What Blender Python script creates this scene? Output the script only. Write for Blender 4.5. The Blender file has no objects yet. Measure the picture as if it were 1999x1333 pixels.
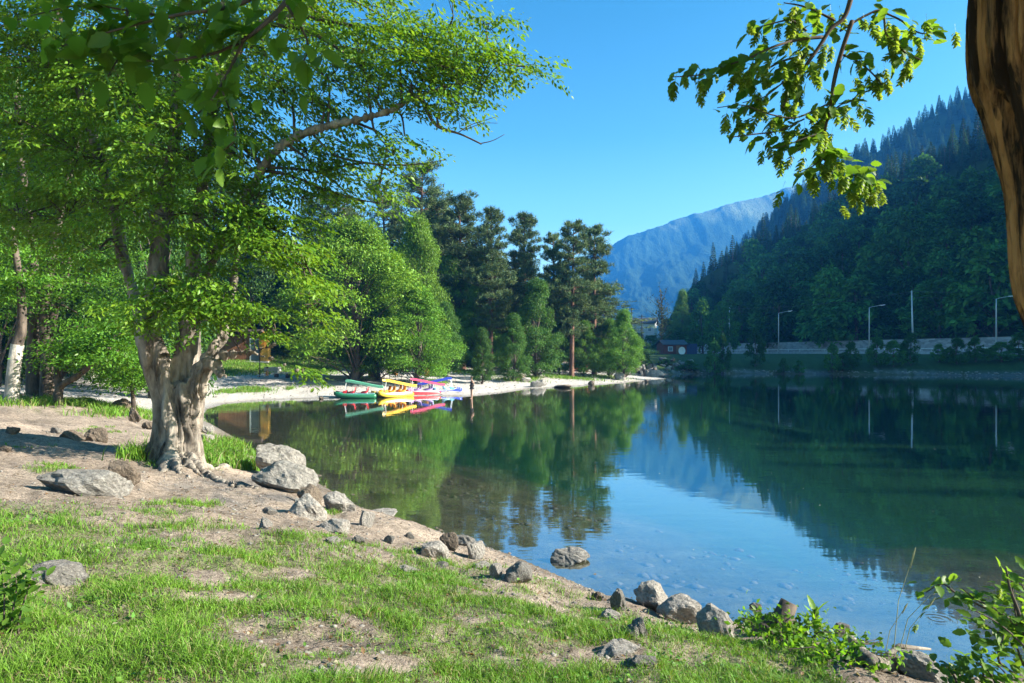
import bpy, bmesh, math, random
import numpy as np
from mathutils import Vector, Matrix, noise as mnoise

# ------------------------------------------------------------------ camera, world, sun, exposure
SC = bpy.context.scene
COL = SC.collection
R = math.radians
F, CX, HY, EYE = 1333.0, 999.5, 690.0, 3.4          # focal length in photo pixels, centre, horizon row, eye height over the lake

cam = bpy.data.cameras.new('camera'); camo = bpy.data.objects.new('camera', cam); COL.objects.link(camo)
cam.lens = 24.0; cam.sensor_width = 36.0
cam.shift_y = (HY - 666.5) / 1999.0
cam.clip_start = 0.05; cam.clip_end = 20000
camo.location = (0, 0, EYE); camo.rotation_euler = (R(90), 0, 0)
cam.dof.use_dof = True; cam.dof.focus_distance = 22.0; cam.dof.aperture_fstop = 9.0
SC.camera = camo

SUN_EL, SUN_AZ = 28.0, -6.0                           # azimuth measured from +X towards +Y
w = bpy.data.worlds.new('World'); SC.world = w; w.use_nodes = True
wn = w.node_tree.nodes; wl = w.node_tree.links
bg = wn['Background']
sky = wn.new('ShaderNodeTexSky'); sky.sky_type = 'NISHITA'; sky.sun_disc = False
sky.sun_elevation = R(SUN_EL); sky.sun_rotation = R(90.0 - SUN_AZ)
sky.altitude = 900; sky.air_density = 1.0; sky.dust_density = 2.0; sky.ozone_density = 3.0
gam = wn.new('ShaderNodeGamma'); gam.inputs['Gamma'].default_value = 1.5      # deeper, clearer mountain air than the sky model gives
tint = wn.new('ShaderNodeMix'); tint.data_type = 'RGBA'; tint.blend_type = 'MULTIPLY'; tint.inputs[0].default_value = 1.0
wtc = wn.new('ShaderNodeTexCoord'); wsep = wn.new('ShaderNodeSeparateXYZ'); wl.new(wtc.outputs['Generated'], wsep.inputs[0])
wr = wn.new('ShaderNodeValToRGB'); wl.new(wsep.outputs['Z'], wr.inputs['Fac'])      # clear air above, paler towards the horizon all round
for i_, (p_, c_) in enumerate([(0.0, (1.3, 1.0, 0.47, 1)), (0.16, (0.95, 0.84, 0.42, 1)), (0.30, (0.44, 0.61, 0.385, 1)), (0.55, (0.17, 0.48, 0.35, 1))]):
    e_ = wr.color_ramp.elements[i_] if i_ < 2 else wr.color_ramp.elements.new(p_)
    e_.position = p_; e_.color = c_
wl.new(wr.outputs['Color'], tint.inputs[7])
wl.new(sky.outputs['Color'], gam.inputs['Color']); wl.new(gam.outputs['Color'], tint.inputs[6]); wl.new(tint.outputs[2], bg.inputs['Color'])
bg.inputs['Strength'].default_value = 0.064

sl = bpy.data.lights.new('sun', 'SUN'); sl.energy = 5.0; sl.angle = R(0.5); sl.color = (1.0, 0.93, 0.82)
so = bpy.data.objects.new('sun', sl); COL.objects.link(so)
sdir = Vector((math.cos(R(SUN_EL)) * math.cos(R(SUN_AZ)), math.cos(R(SUN_EL)) * math.sin(R(SUN_AZ)), math.sin(R(SUN_EL))))
so.rotation_euler = sdir.to_track_quat('Z', 'Y').to_euler(); so.location = (60, 0, 60)

SC.view_settings.view_transform = 'Standard'; SC.view_settings.look = 'None'
SC.view_settings.exposure = 2.2; SC.view_settings.gamma = 1.0
SC.view_settings.use_curve_mapping = False
SC.render.engine = 'CYCLES'
cy = SC.cycles
cy.use_denoising = True
cy.max_bounces = 8; cy.diffuse_bounces = 4; cy.glossy_bounces = 3; cy.transmission_bounces = 6
cy.transparent_max_bounces = 10; cy.volume_bounces = 0
cy.caustics_reflective = False; cy.caustics_refractive = False
cy.sample_clamp_indirect = 4.0

rng = np.random.default_rng(7)
random.seed(7)

# ------------------------------------------------------------------ helpers
def P(px, py, D):
    return np.array(((px - CX) / F * D, D, EYE - (py - HY) / F * D))

def W0(px, py):                                      # point of the lake surface seen at a pixel
    D = EYE * F / (py - HY)
    return ((px - CX) / F * D, D)

def sstep(a, b, x):
    t = np.clip((x - a) / (b - a), 0, 1)
    return t * t * (3 - 2 * t)

def _hash(ix, iy, s):
    h = (ix.astype(np.int64) * 374761393 + iy.astype(np.int64) * 668265263 + s * 1442695041) & 0x7fffffff
    h = ((h ^ (h >> 13)) * 1274126177) & 0x7fffffff
    h = h ^ (h >> 16)
    return (h & 0xffff) / 65535.0

def vnoise(x, y, s=0):
    x = np.asarray(x, float); y = np.asarray(y, float)
    ix = np.floor(x); iy = np.floor(y); fx = x - ix; fy = y - iy
    fx = fx * fx * (3 - 2 * fx); fy = fy * fy * (3 - 2 * fy)
    a = _hash(ix, iy, s); b = _hash(ix + 1, iy, s); c = _hash(ix, iy + 1, s); d = _hash(ix + 1, iy + 1, s)
    return (a * (1 - fx) + b * fx) * (1 - fy) + (c * (1 - fx) + d * fx) * fy

def fbm(x, y, o=4, s=0):
    t = 0; a = 0.5
    for i in range(o):
        t = t + a * vnoise(x * 2 ** i, y * 2 ** i, s + i * 17); a *= 0.5
    return t

def unit(a):
    return a / np.maximum(np.linalg.norm(a, axis=-1, keepdims=True), 1e-9)

def mesh_np(name, V, Fs, col=None, smooth=False, attr='Col'):
    V = np.asarray(V, np.float32); Fs = np.asarray(Fs, np.int32)
    n, k = Fs.shape
    me = bpy.data.meshes.new(name)
    me.vertices.add(len(V)); me.vertices.foreach_set('co', V.ravel())
    me.loops.add(n * k); me.loops.foreach_set('vertex_index', Fs.ravel())
    me.polygons.add(n); me.polygons.foreach_set('loop_start', np.arange(0, n * k, k, dtype=np.int32))
    if smooth: me.polygons.foreach_set('use_smooth', np.ones(n, bool))
    me.update(calc_edges=True)
    if col is not None:
        a = me.attributes.new(attr, 'FLOAT_COLOR', 'POINT')
        c = np.ones((len(V), 4), np.float32); c[:, :3] = col
        a.data.foreach_set('color', c.ravel())
    return me

def link(name, me, mat=None, parent=None):
    o = bpy.data.objects.new(name, me)
    if mat is not None and me is not None and len(me.materials) == 0: me.materials.append(mat)
    COL.objects.link(o)
    if parent is not None:
        o.parent = parent
        o.matrix_parent_inverse = Matrix.Translation(-parent.location)
    return o

def tag(o, label=None, cat=None, group=None, kind=None):
    if label: o['label'] = label
    if cat: o['category'] = cat
    if group: o['group'] = group
    if kind: o['kind'] = kind
    return o

def thing(name, label, cat, loc, group=None, rz=0.0):
    o = bpy.data.objects.new(name, None); COL.objects.link(o)
    o.empty_display_size = 0.2
    o.location = Vector(loc); o.rotation_euler = (0, 0, rz)
    return tag(o, label, cat, group)

def child(name, me, mat, parent):                    # a part modelled in its thing's own space
    o = bpy.data.objects.new(name, me)
    if mat is not None and len(me.materials) == 0: me.materials.append(mat)
    COL.objects.link(o); o.parent = parent
    return o

def copy_thing(root, loc, rz, scale, label=None, group=None):
    r = root.copy(); COL.objects.link(r); r.location = Vector(loc); r.rotation_euler = (0, 0, rz)
    r.scale = scale if hasattr(scale, '__len__') else (scale,) * 3
    if label: r['label'] = label
    if group: r['group'] = group
    for ch in root.children:
        c = ch.copy(); COL.objects.link(c); c.parent = r
        for g in ch.children:
            d = g.copy(); COL.objects.link(d); d.parent = c
    return r

class MB:
    """collects simple shapes into one mesh"""
    def __init__(self): self.v = []; self.f = []
    def add(self, V, Fs):
        o = len(self.v); self.v += [tuple(p) for p in V]; self.f += [tuple(i + o for i in q) for q in Fs]; return self
    def box(self, c, s, rz=0, ry=0, rx=0, bev=0.0):
        x, y, z = s[0] / 2, s[1] / 2, s[2] / 2
        V = [(-x, -y, -z), (x, -y, -z), (x, y, -z), (-x, y, -z), (-x, -y, z), (x, -y, z), (x, y, z), (-x, y, z)]
        M = Matrix.Translation(Vector(c)) @ Matrix.Rotation(rz, 4, 'Z') @ Matrix.Rotation(ry, 4, 'Y') @ Matrix.Rotation(rx, 4, 'X')
        return self.add([M @ Vector(p) for p in V], [(0, 3, 2, 1), (4, 5, 6, 7), (0, 1, 5, 4), (1, 2, 6, 5), (2, 3, 7, 6), (3, 0, 4, 7)])
    def tube(self, pts, rad, seg=8, cap=True):
        pts = [Vector(p) for p in pts]
        if not hasattr(rad, '__len__'): rad = [rad] * len(pts)
        V = []; Fs = []; up = None
        for i, p in enumerate(pts):
            t = (pts[min(i + 1, len(pts) - 1)] - pts[max(i - 1, 0)]).normalized()
            if up is None:
                up = Vector((0, 0, 1)) if abs(t.z) < 0.9 else Vector((1, 0, 0))
            u = t.cross(up).normalized(); v = u.cross(t).normalized(); up = v
            for k in range(seg):
                a = 2 * math.pi * k / seg
                V.append(p + (u * math.cos(a) + v * math.sin(a)) * rad[i])
        for i in range(len(pts) - 1):
            for k in range(seg):
                a = i * seg + k; b = i * seg + (k + 1) % seg
                Fs.append((a, b, b + seg, a + seg))
        if cap:
            Fs.append(tuple(reversed(range(seg)))); Fs.append(tuple(range((len(pts) - 1) * seg, len(pts) * seg)))
        return self.add(V, Fs)
    def mesh(self, name, smooth=False):
        me = bpy.data.meshes.new(name); me.from_pydata(self.v, [], self.f); me.update()
        if smooth: me.polygons.foreach_set('use_smooth', np.ones(len(me.polygons), bool))
        return me

def resample(pts, n):
    """Catmull-Rom through points given as rows (any number of columns)"""
    p = np.asarray(pts, float); m = len(p)
    q = np.vstack([2 * p[0] - p[1], p, 2 * p[-1] - p[-2]])
    out = []
    for i in range(m - 1):
        for t in np.linspace(0, 1, n, endpoint=False):
            a, b, c, d = q[i], q[i + 1], q[i + 2], q[i + 3]
            out.append(0.5 * (2 * b + (c - a) * t + (2 * a - 5 * b + 4 * c - d) * t * t + (3 * b - a - 3 * c + d) * t ** 3))
    out.append(p[-1]); return np.array(out)

def leaf_mesh_arrays(C, A, N, L, Wd, fold=0.18):
    """diamond leaves folded along the midrib: 4 vertices, 2 triangles each"""
    A = unit(A); S = unit(np.cross(A, N)); N2 = np.cross(S, A)
    L = L[:, None]; Wd = Wd[:, None]
    V = np.stack([C, C + A * L * .45 + S * Wd * .5 + N2 * Wd * fold, C + A * L, C + A * L * .45 - S * Wd * .5 + N2 * Wd * fold], 1)
    n = len(C); b = np.arange(n)[:, None] * 4
    T = np.concatenate([b + np.array([[0, 1, 2]]), b + np.array([[0, 2, 3]])], 1).reshape(-1, 3)
    return V.reshape(-1, 3), T

# ------------------------------------------------------------------ materials
def new_mat(name):
    m = bpy.data.materials.new(name); m.use_nodes = True
    nt = m.node_tree; nt.nodes.clear()
    out = nt.nodes.new('ShaderNodeOutputMaterial')
    return m, nt, out

def nd(nt, t, **kw):
    n = nt.nodes.new(t)
    for k, v in kw.items():
        if k in n.inputs: n.inputs[k].default_value = v
        else: setattr(n, k, v)
    return n

def noise_node(nt, scale, detail=5, rough=0.55, vec=None, mscale=None, coord='Object'):
    tc = nd(nt, 'ShaderNodeTexCoord'); n = nd(nt, 'ShaderNodeTexNoise', Scale=scale, Detail=detail, Roughness=rough)
    src = tc.outputs[coord]
    if mscale:
        mp = nd(nt, 'ShaderNodeMapping'); mp.inputs['Scale'].default_value = mscale
        nt.links.new(src, mp.inputs['Vector']); src = mp.outputs['Vector']
    nt.links.new(src, n.inputs['Vector'])
    return n

def ramp(nt, fac, stops):
    r = nd(nt, 'ShaderNodeValToRGB'); e = r.color_ramp.elements
    while len(e) < len(stops): e.new(0.5)
    for i, (p, c) in enumerate(stops):
        e[i].position = p; e[i].color = (*c, 1) if len(c) == 3 else c
    nt.links.new(fac, r.inputs['Fac']); return r

def simple(name, col, rough=0.6, spec=0.3, noise_amt=0.25, scale=8, bump=0.0, metallic=0.0, mscale=None, bscale=None):
    m, nt, out = new_mat(name)
    b = nd(nt, 'ShaderNodeBsdfPrincipled', Roughness=rough, Metallic=metallic)
    b.inputs['Specular IOR Level'].default_value = spec
    n = noise_node(nt, scale, 6, 0.6, mscale=mscale)
    c = np.array(col)
    r = ramp(nt, n.outputs['Fac'], [(0.3, tuple(c * (1 - noise_amt))), (0.7, tuple(np.minimum(c * (1 + noise_amt), 1)))])
    nt.links.new(r.outputs['Color'], b.inputs['Base Color'])
    if bump:
        n2 = noise_node(nt, bscale or scale * 3, 8, 0.65, mscale=mscale)
        bp = nd(nt, 'ShaderNodeBump', Strength=bump, Distance=0.05)
        nt.links.new(n2.outputs['Fac'], bp.inputs['Height']); nt.links.new(bp.outputs['Normal'], b.inputs['Normal'])
    nt.links.new(b.outputs['BSDF'], out.inputs['Surface'])
    return m

def leaf_mat(name, trans=0.42, gloss=0.25, rough=0.45, obj_var=0.25, tcol=(1.25, 1.15, 0.45), sat=1.0, val=1.0):
    m, nt, out = new_mat(name)
    at = nd(nt, 'ShaderNodeAttribute', attribute_name='Col')
    oi = nd(nt, 'ShaderNodeObjectInfo')
    mr = nd(nt, 'ShaderNodeMapRange'); mr.inputs['To Min'].default_value = (1 - obj_var) * val; mr.inputs['To Max'].default_value = (1 + obj_var) * val
    nt.links.new(oi.outputs['Random'], mr.inputs['Value'])
    hsv = nd(nt, 'ShaderNodeHueSaturation', Saturation=sat)
    nt.links.new(at.outputs['Color'], hsv.inputs['Color']); nt.links.new(mr.outputs['Result'], hsv.inputs['Value'])
    b = nd(nt, 'ShaderNodeBsdfPrincipled', Roughness=rough)
    b.inputs['Specular IOR Level'].default_value = gloss
    nt.links.new(hsv.outputs['Color'], b.inputs['Base Color'])
    tr = nd(nt, 'ShaderNodeBsdfTranslucent')
    mx = nd(nt, 'ShaderNodeMix', data_type='RGBA', blend_type='MULTIPLY'); mx.inputs[0].default_value = 1.0
    mx.inputs[7].default_value = (*tcol, 1)
    nt.links.new(hsv.outputs['Color'], mx.inputs[6]); nt.links.new(mx.outputs[2], tr.inputs['Color'])
    ms = nd(nt, 'ShaderNodeMixShader'); ms.inputs[0].default_value = trans
    nt.links.new(b.outputs['BSDF'], ms.inputs[1]); nt.links.new(tr.outputs['BSDF'], ms.inputs[2])
    nt.links.new(ms.outputs['Shader'], out.inputs['Surface'])
    return m

def bark_mat(name, dark, light, scale=6.0, stretch=(1, 1, 0.22), bump=0.8, lo=0.35, hi=0.65, dist=0.05):
    m, nt, out = new_mat(name)
    b = nd(nt, 'ShaderNodeBsdfPrincipled', Roughness=0.9); b.inputs['Specular IOR Level'].default_value = 0.15
    n = noise_node(nt, scale, 9, 0.68, mscale=stretch)
    n2 = noise_node(nt, scale * 0.35, 4, 0.6)
    r = ramp(nt, n.outputs['Fac'], [(lo, dark), (hi, light)])
    r2 = ramp(nt, n2.outputs['Fac'], [(0.3, (0.62, 0.6, 0.58)), (0.7, (1.25, 1.2, 1.12))])
    mx = nd(nt, 'ShaderNodeMix', data_type='RGBA', blend_type='MULTIPLY'); mx.inputs[0].default_value = 1.0
    nt.links.new(r.outputs['Color'], mx.inputs[6]); nt.links.new(r2.outputs['Color'], mx.inputs[7])
    nt.links.new(mx.outputs[2], b.inputs['Base Color'])
    bp = nd(nt, 'ShaderNodeBump', Strength=bump, Distance=dist)
    nt.links.new(n.outputs['Fac'], bp.inputs['Height']); nt.links.new(bp.outputs['Normal'], b.inputs['Normal'])
    nt.links.new(b.outputs['BSDF'], out.inputs['Surface'])
    return m

M_leaf = leaf_mat('hornbeam_leaf', 0.46, 0.35, 0.42, 0.0)
M_leaf_near = leaf_mat('near_leaf', 0.6, 0.3, 0.45, 0.12)
M_decid = leaf_mat('broadleaf_crown', 0.28, 0.2, 0.5, 0.22)
M_pine = leaf_mat('pine_needles', 0.15, 0.15, 0.6, 0.2, tcol=(1.1, 1.1, 0.6))
M_hill = leaf_mat('hill_foliage', 0.25, 0.1, 0.6, 0.5)
M_grass = leaf_mat('grass_blade', 0.35, 0.2, 0.5, 0.0)
M_bark = bark_mat('hornbeam_bark', (0.055, 0.046, 0.038), (0.37, 0.335, 0.295), 5.0, bump=1.0)
M_twig = simple('twig_bark', (0.09, 0.07, 0.06), 0.9, 0.1, 0.3, 12)
M_bark_pine = bark_mat('pine_bark', (0.05, 0.03, 0.025), (0.24, 0.14, 0.10), 3.0, bump=0.6)
M_bark_dark = bark_mat('dark_bark', (0.04, 0.034, 0.03), (0.16, 0.13, 0.11), 5.0, bump=0.6)  # darker bark for branches, background trunks and posts
M_bark_right = bark_mat('orange_plated_bark', (0.03, 0.016, 0.010), (0.43, 0.205, 0.085), 11.0, (1, 1, 0.10), 1.0, 0.445, 0.555, 0.03)
M_rock = simple('grey_rock', (.20, .185, .165), .9, .15, .5, 6, 1.0, bscale=9)
M_rock2 = simple('brown_rock', (.15, .118, .09), .9, .15, .45, 6, 1.0, bscale=9)
M_rock3 = simple('pale_rock', (.28, .255, .225), .9, .15, .45, 6, 0.9, bscale=9)
ROCKM = [M_rock, M_rock2, M_rock3]

# ------------------------------------------------------------------ lake outline and terrain
near_px = [(2300, 1215), (2120, 1270), (2000, 1318), (1900, 1326), (1760, 1306), (1680, 1282), (1560, 1240), (1450, 1222), (1330, 1205), (1230, 1180),
           (1150, 1150), (1080, 1120), (1000, 1085), (930, 1062), (850, 1040), (780, 1012), (735, 1005), (690, 985), (640, 955),
           (585, 925), (530, 898), (480, 872), (450, 850), (425, 836), (402, 822), (396, 810), (404, 799), (440, 788), (520, 781), (600, 778),
           (680, 777), (760, 776), (830, 773), (920, 774), (985, 767), (1040, 758), (1080, 757), (1130, 753.5), (1200, 749.5), (1250, 744.5), (1285, 740.5), (1304, 739),
           (1296, 737.6), (1262, 736), (1245, 733.5), (1262, 731.5), (1300, 730.5), (1350, 729.5), (1450, 729.3), (1600, 730), (1750, 731.5), (1880, 733), (1999, 735), (2150, 738)]
LK = np.array([W0(*p) for p in near_px] + [(98, 60), (88, 25), (60, 6), (35, 1.5), (18, 1.5), (10, 4.0)])

def lake_sd(x, y):
    """signed distance to the shoreline: positive on land"""
    x = np.atleast_1d(np.asarray(x, float)); y = np.atleast_1d(np.asarray(y, float))
    d2 = np.full(x.shape, 1e18); ins = np.zeros(x.shape, bool)
    n = len(LK)
    for i in range(n):
        ax, ay = LK[i]; bx, by = LK[(i + 1) % n]
        ex, ey = bx - ax, by - ay
        t = np.clip(((x - ax) * ex + (y - ay) * ey) / (ex * ex + ey * ey), 0, 1)
        d2 = np.minimum(d2, (x - ax - t * ex) ** 2 + (y - ay - t * ey) ** 2)
        c = ((ay > y) != (by > y))
        if ey != 0: ins ^= c & (x < ex * (y - ay) / ey + ax)
    d = np.sqrt(d2)
    return np.where(ins, -d, d)

def weights(x, y):
    wn_ = 1 - sstep(24, 40, y)
    wf = np.maximum(sstep(97, 112, y + np.maximum(0, x - 25) * 0.3) * sstep(12, 24, x), sstep(60, 80, x))
    return wn_, wf

def gz(x, y):
    x = np.atleast_1d(np.asarray(x, float)); y = np.atleast_1d(np.asarray(y, float))
    sd = lake_sd(x, y)
    wn_, wf = weights(x, y)
    p = np.maximum(sd + (fbm(x * .8, y * .8, 3, 5) - .44) * 1.0 * sstep(0.3, 2.5, sd), 0)
    near = 2.4 * (1 - np.exp(-p / 5.5)) + .02 * np.minimum(p, 60)
    near = near + sstep(-12, -30, x) * sstep(8, 22, p) * 0.8
    beach = .085 * np.minimum(p, 14) + .03 * np.clip(p - 14, 0, 5) + .19 * np.clip(p - 19, 0, 40) + .1 * np.clip(p - 59, 0, 100)
    far = 3.3 * (1 - np.exp(-p / 7.0))
    land = near * wn_ * (1 - wf) + beach * (1 - wn_) * (1 - wf) + far * wf
    rough = (fbm(x * 1.7, y * 1.7, 4, 3) - .47) * .22 + (fbm(x * 7, y * 7, 3, 9) - .44) * .055 * sstep(60, 20, y)
    land = land + rough * sstep(0.1, 2.0, sd)
    q = np.maximum(-sd, 0)
    bed = -(.09 * np.minimum(q, 4.5) + .22 * np.clip(q - 4.5, 0, 16)) + (fbm(x * 1.3, y * 1.3, 3, 21) - .45) * .16 * sstep(0, 1.5, q)
    return np.where(sd >= 0, land, np.minimum(bed, -0.004))

def on(px, py, dmax=230):
    """where the line of sight through a pixel first meets the ground"""
    D = np.geomspace(2.2, dmax, 1400)
    X = (px - CX) / F * D; Z = EYE - (py - HY) / F * D
    g = np.maximum(gz(X, D), 0)
    h = np.where(Z <= g)[0]
    i = h[0] if len(h) else len(D) - 1
    return np.array((X[i], D[i], g[i]))

def ground_at(x, y):
    return float(gz([x], [y])[0])

def projpx(x, y, z):
    return CX + x / np.maximum(y, .1) * F, HY + (EYE - z) / np.maximum(y, .1) * F

def bump2(px, py, cx, cy_, rx, ry):
    return np.clip(1 - ((px - cx) / rx) ** 2 - ((py - cy_) / ry) ** 2, 0, 1)

gl = np.array([(-900, 940), (0, 950), (150, 970), (280, 1000), (400, 1035), (500, 1050), (600, 1062), (700, 1075), (850, 1098), (1000, 1130), (1100, 1160), (1200, 1190), (1400, 1222), (1560, 1262), (1680, 1340), (2500, 1500)])
bare = [(600, 1240, 190, 62), (400, 1052, 120, 22), (400, 1130, 70, 22), (420, 1165, 90, 14), (1060, 1285, 130, 32), (250, 1010, 120, 20), (1210, 1275, 90, 25),
        (720, 1300, 140, 30), (90, 1130, 90, 26), (930, 1205, 60, 16), (560, 1120, 60, 14)]
tufts = [(510, 1055, 60, 26), (260, 1005, 110, 16), (330, 1030, 60, 10), (560, 1050, 50, 14), (700, 1065, 60, 10), (770, 1085, 70, 14), (860, 1095, 60, 18), (640, 1045, 50, 10),
         (100, 915, 70, 12), (150, 925, 60, 10), (420, 900, 60, 20), (450, 890, 50, 30), (330, 905, 60, 10), (360, 985, 90, 10), (820, 1075, 40, 12), (960, 1110, 60, 14), (1050, 1150, 60, 16),
         (130, 800, 120, 8), (230, 795, 40, 12), (160, 785, 90, 8), (60, 870, 60, 6), (640, 1000, 30, 8), (200, 840, 60, 8)]

def grass_mask(x, y, z):
    px, py = projpx(x, y, z)
    lim = np.interp(px, gl[:, 0], gl[:, 1])
    n = fbm(x * 1.1, y * 1.1, 4, 33); n2 = fbm(x * 4.0, y * 4.0, 3, 44)
    g = sstep(-12, 60, py - lim + (n - .47) * 160)
    for b in bare: g = g * (1 - np.clip(1.9 * bump2(px, py, *b), 0, 1) * sstep(.3, .55, n2 + .1))
    g = g * (0.62 + .38 * sstep(.32, .5, n2)) * (.78 + .22 * sstep(.36, .5, fbm(x * .9 + 11, y * .9, 3, 35)))
    for t in tufts: g = np.maximum(g, .8 * sstep(0, .8, bump2(px, py, *t)) * sstep(.36, .52, n2))
    sdv = lake_sd(x, y)
    g = g * sstep(.25, .9, sdv)
    return np.where(y < 30, np.clip(g, 0, 1), 0)

# ground sheet: polar grid round the camera, dense in view, coarse behind
ang = np.concatenate([np.arange(-68, 56.01, 0.27), np.arange(60, 292, 5.8)])
ang = np.radians(ang); rad = np.concatenate([[0.0], np.geomspace(0.7, 1500, 500)])
na, nr = len(ang), len(rad)
RR, AA = np.meshgrid(rad, ang, indexing='ij')
gx = (RR * np.sin(AA)).ravel(); gy = (RR * np.cos(AA)).ravel()
zz = gz(gx, gy); sdv = lake_sd(gx, gy)
idx = np.arange(na * nr).reshape(nr, na)
nxt = np.roll(idx, -1, axis=1)
quads = np.stack([idx[:-1], nxt[:-1], nxt[1:], idx[1:]], -1).reshape(-1, 4)[:, ::-1]
wn_, wf = weights(gx, gy)
gm = grass_mask(gx, gy, zz)
n1 = fbm(gx * .5, gy * .5, 4, 51)[:, None]; n2 = fbm(gx * 2.2, gy * 2.2, 4, 52)[:, None]
dirt = np.array((.30, .24, .19)) * (0.55 + .95 * n2) * (.72 + .56 * n1); dark = np.array((.17, .15, .135))
pxg, pyg = projpx(gx, gy, zz)
gravel = (np.clip(1.6 * bump2(pxg, pyg, 470, 960, 200, 34), 0, 1) * sstep(.35, .55, n2[:, 0]))[:, None]
c_near = dirt * (1 - gravel) + dark * gravel
c_near = c_near * (1 - .7 * gm[:, None]) + np.array((.10, .13, .035)) * .7 * gm[:, None]
sand = np.array((.50, .46, .42)) * (.82 + .38 * n1); gravelb = np.array((.36, .35, .345))
wet = (1 - sstep(.1, 1.2, sdv))[:, None]
c_beach = sand * (1 - .45 * sstep(.45, .6, n1)) + gravelb * .45 * sstep(.45, .6, n1)
path = (sstep(12.5, 14, sdv) * (1 - sstep(18.5, 20, sdv)))[:, None]
c_beach = c_beach * (1 - path) + np.array((.60, .57, .53)) * path
lawn = np.array((.10, .16, .035)) * (.7 + .6 * n2); floor_ = np.array((.13, .10, .07)) * (.6 + .8 * n1)
lw = (sstep(.42, .50, n1[:, 0] + np.where(gx < -15, .16, -.03)))[:, None]
c_for = floor_ * (1 - lw) + lawn * lw
wfor = sstep(19, 21, sdv + (n2[:, 0] - .5) * 3)[:, None]
c_beach = c_beach * (1 - wfor) + c_for * wfor
c_far = np.array((.05, .085, .025)) * (.6 + .8 * n2)
pebb = (1 - sstep(.5, 1.3, sdv + (n2[:, 0] - .5) * 2))[:, None]
c_far = c_far * (1 - pebb) + np.array((.24, .235, .23)) * pebb
col = c_near * (wn_ * (1 - wf))[:, None] + c_beach * ((1 - wn_) * (1 - wf))[:, None] + c_far * wf[:, None]
col = col * (1 - .4 * wet)
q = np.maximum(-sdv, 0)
bedc = np.array((.155, .13, .075)) * (.3 + 1.3 * n2); deep_tint = np.array((.009, .070, .026))  # deep bed greener and darker, standing in for light lost in turbid water
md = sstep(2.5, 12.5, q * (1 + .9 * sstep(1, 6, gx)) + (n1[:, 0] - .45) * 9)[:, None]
bedc = bedc * (1 - md) + deep_tint * md
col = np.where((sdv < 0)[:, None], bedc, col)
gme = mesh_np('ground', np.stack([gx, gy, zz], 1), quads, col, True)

def ground_material():
    m, nt, out = new_mat('ground_soil')
    at = nd(nt, 'ShaderNodeAttribute', attribute_name='Col')
    b = nd(nt, 'ShaderNodeBsdfPrincipled', Roughness=0.95); b.inputs['Specular IOR Level'].default_value = 0.1
    n = noise_node(nt, 9, 10, 0.7); r = ramp(nt, n.outputs['Fac'], [(.3, (.42, .40, .37)), (.52, (1, 1, 1)), (.72, (1.35, 1.33, 1.3))])
    nf = noise_node(nt, 60, 4, 0.7); rf = ramp(nt, nf.outputs['Fac'], [(.38, (.30, .28, .26)), (.5, (1, 1, 1)), (.68, (1.3, 1.3, 1.3))])
    mx = nd(nt, 'ShaderNodeMix', data_type='RGBA', blend_type='MULTIPLY'); mx.inputs[0].default_value = 1
    nt.links.new(at.outputs['Color'], mx.inputs[6]); nt.links.new(r.outputs['Color'], mx.inputs[7])
    mx2 = nd(nt, 'ShaderNodeMix', data_type='RGBA', blend_type='MULTIPLY'); mx2.inputs[0].default_value = .8
    nt.links.new(mx.outputs[2], mx2.inputs[6]); nt.links.new(rf.outputs['Color'], mx2.inputs[7])
    nt.links.new(mx2.outputs[2], b.inputs['Base Color'])
    bp = nd(nt, 'ShaderNodeBump', Strength=0.9, Distance=0.05)
    ad = nd(nt, 'ShaderNodeMath', operation='ADD'); ml = nd(nt, 'ShaderNodeMath', operation='MULTIPLY'); ml.inputs[1].default_value = .35
    nt.links.new(nf.outputs['Fac'], ml.inputs[0]); nt.links.new(n.outputs['Fac'], ad.inputs[0]); nt.links.new(ml.outputs[0], ad.inputs[1])
    nt.links.new(ad.outputs[0], bp.inputs['Height']); nt.links.new(bp.outputs['Normal'], b.inputs['Normal'])
    nt.links.new(b.outputs['BSDF'], out.inputs['Surface']); return m
tag(link('ground', gme, ground_material()), kind='structure')

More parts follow.
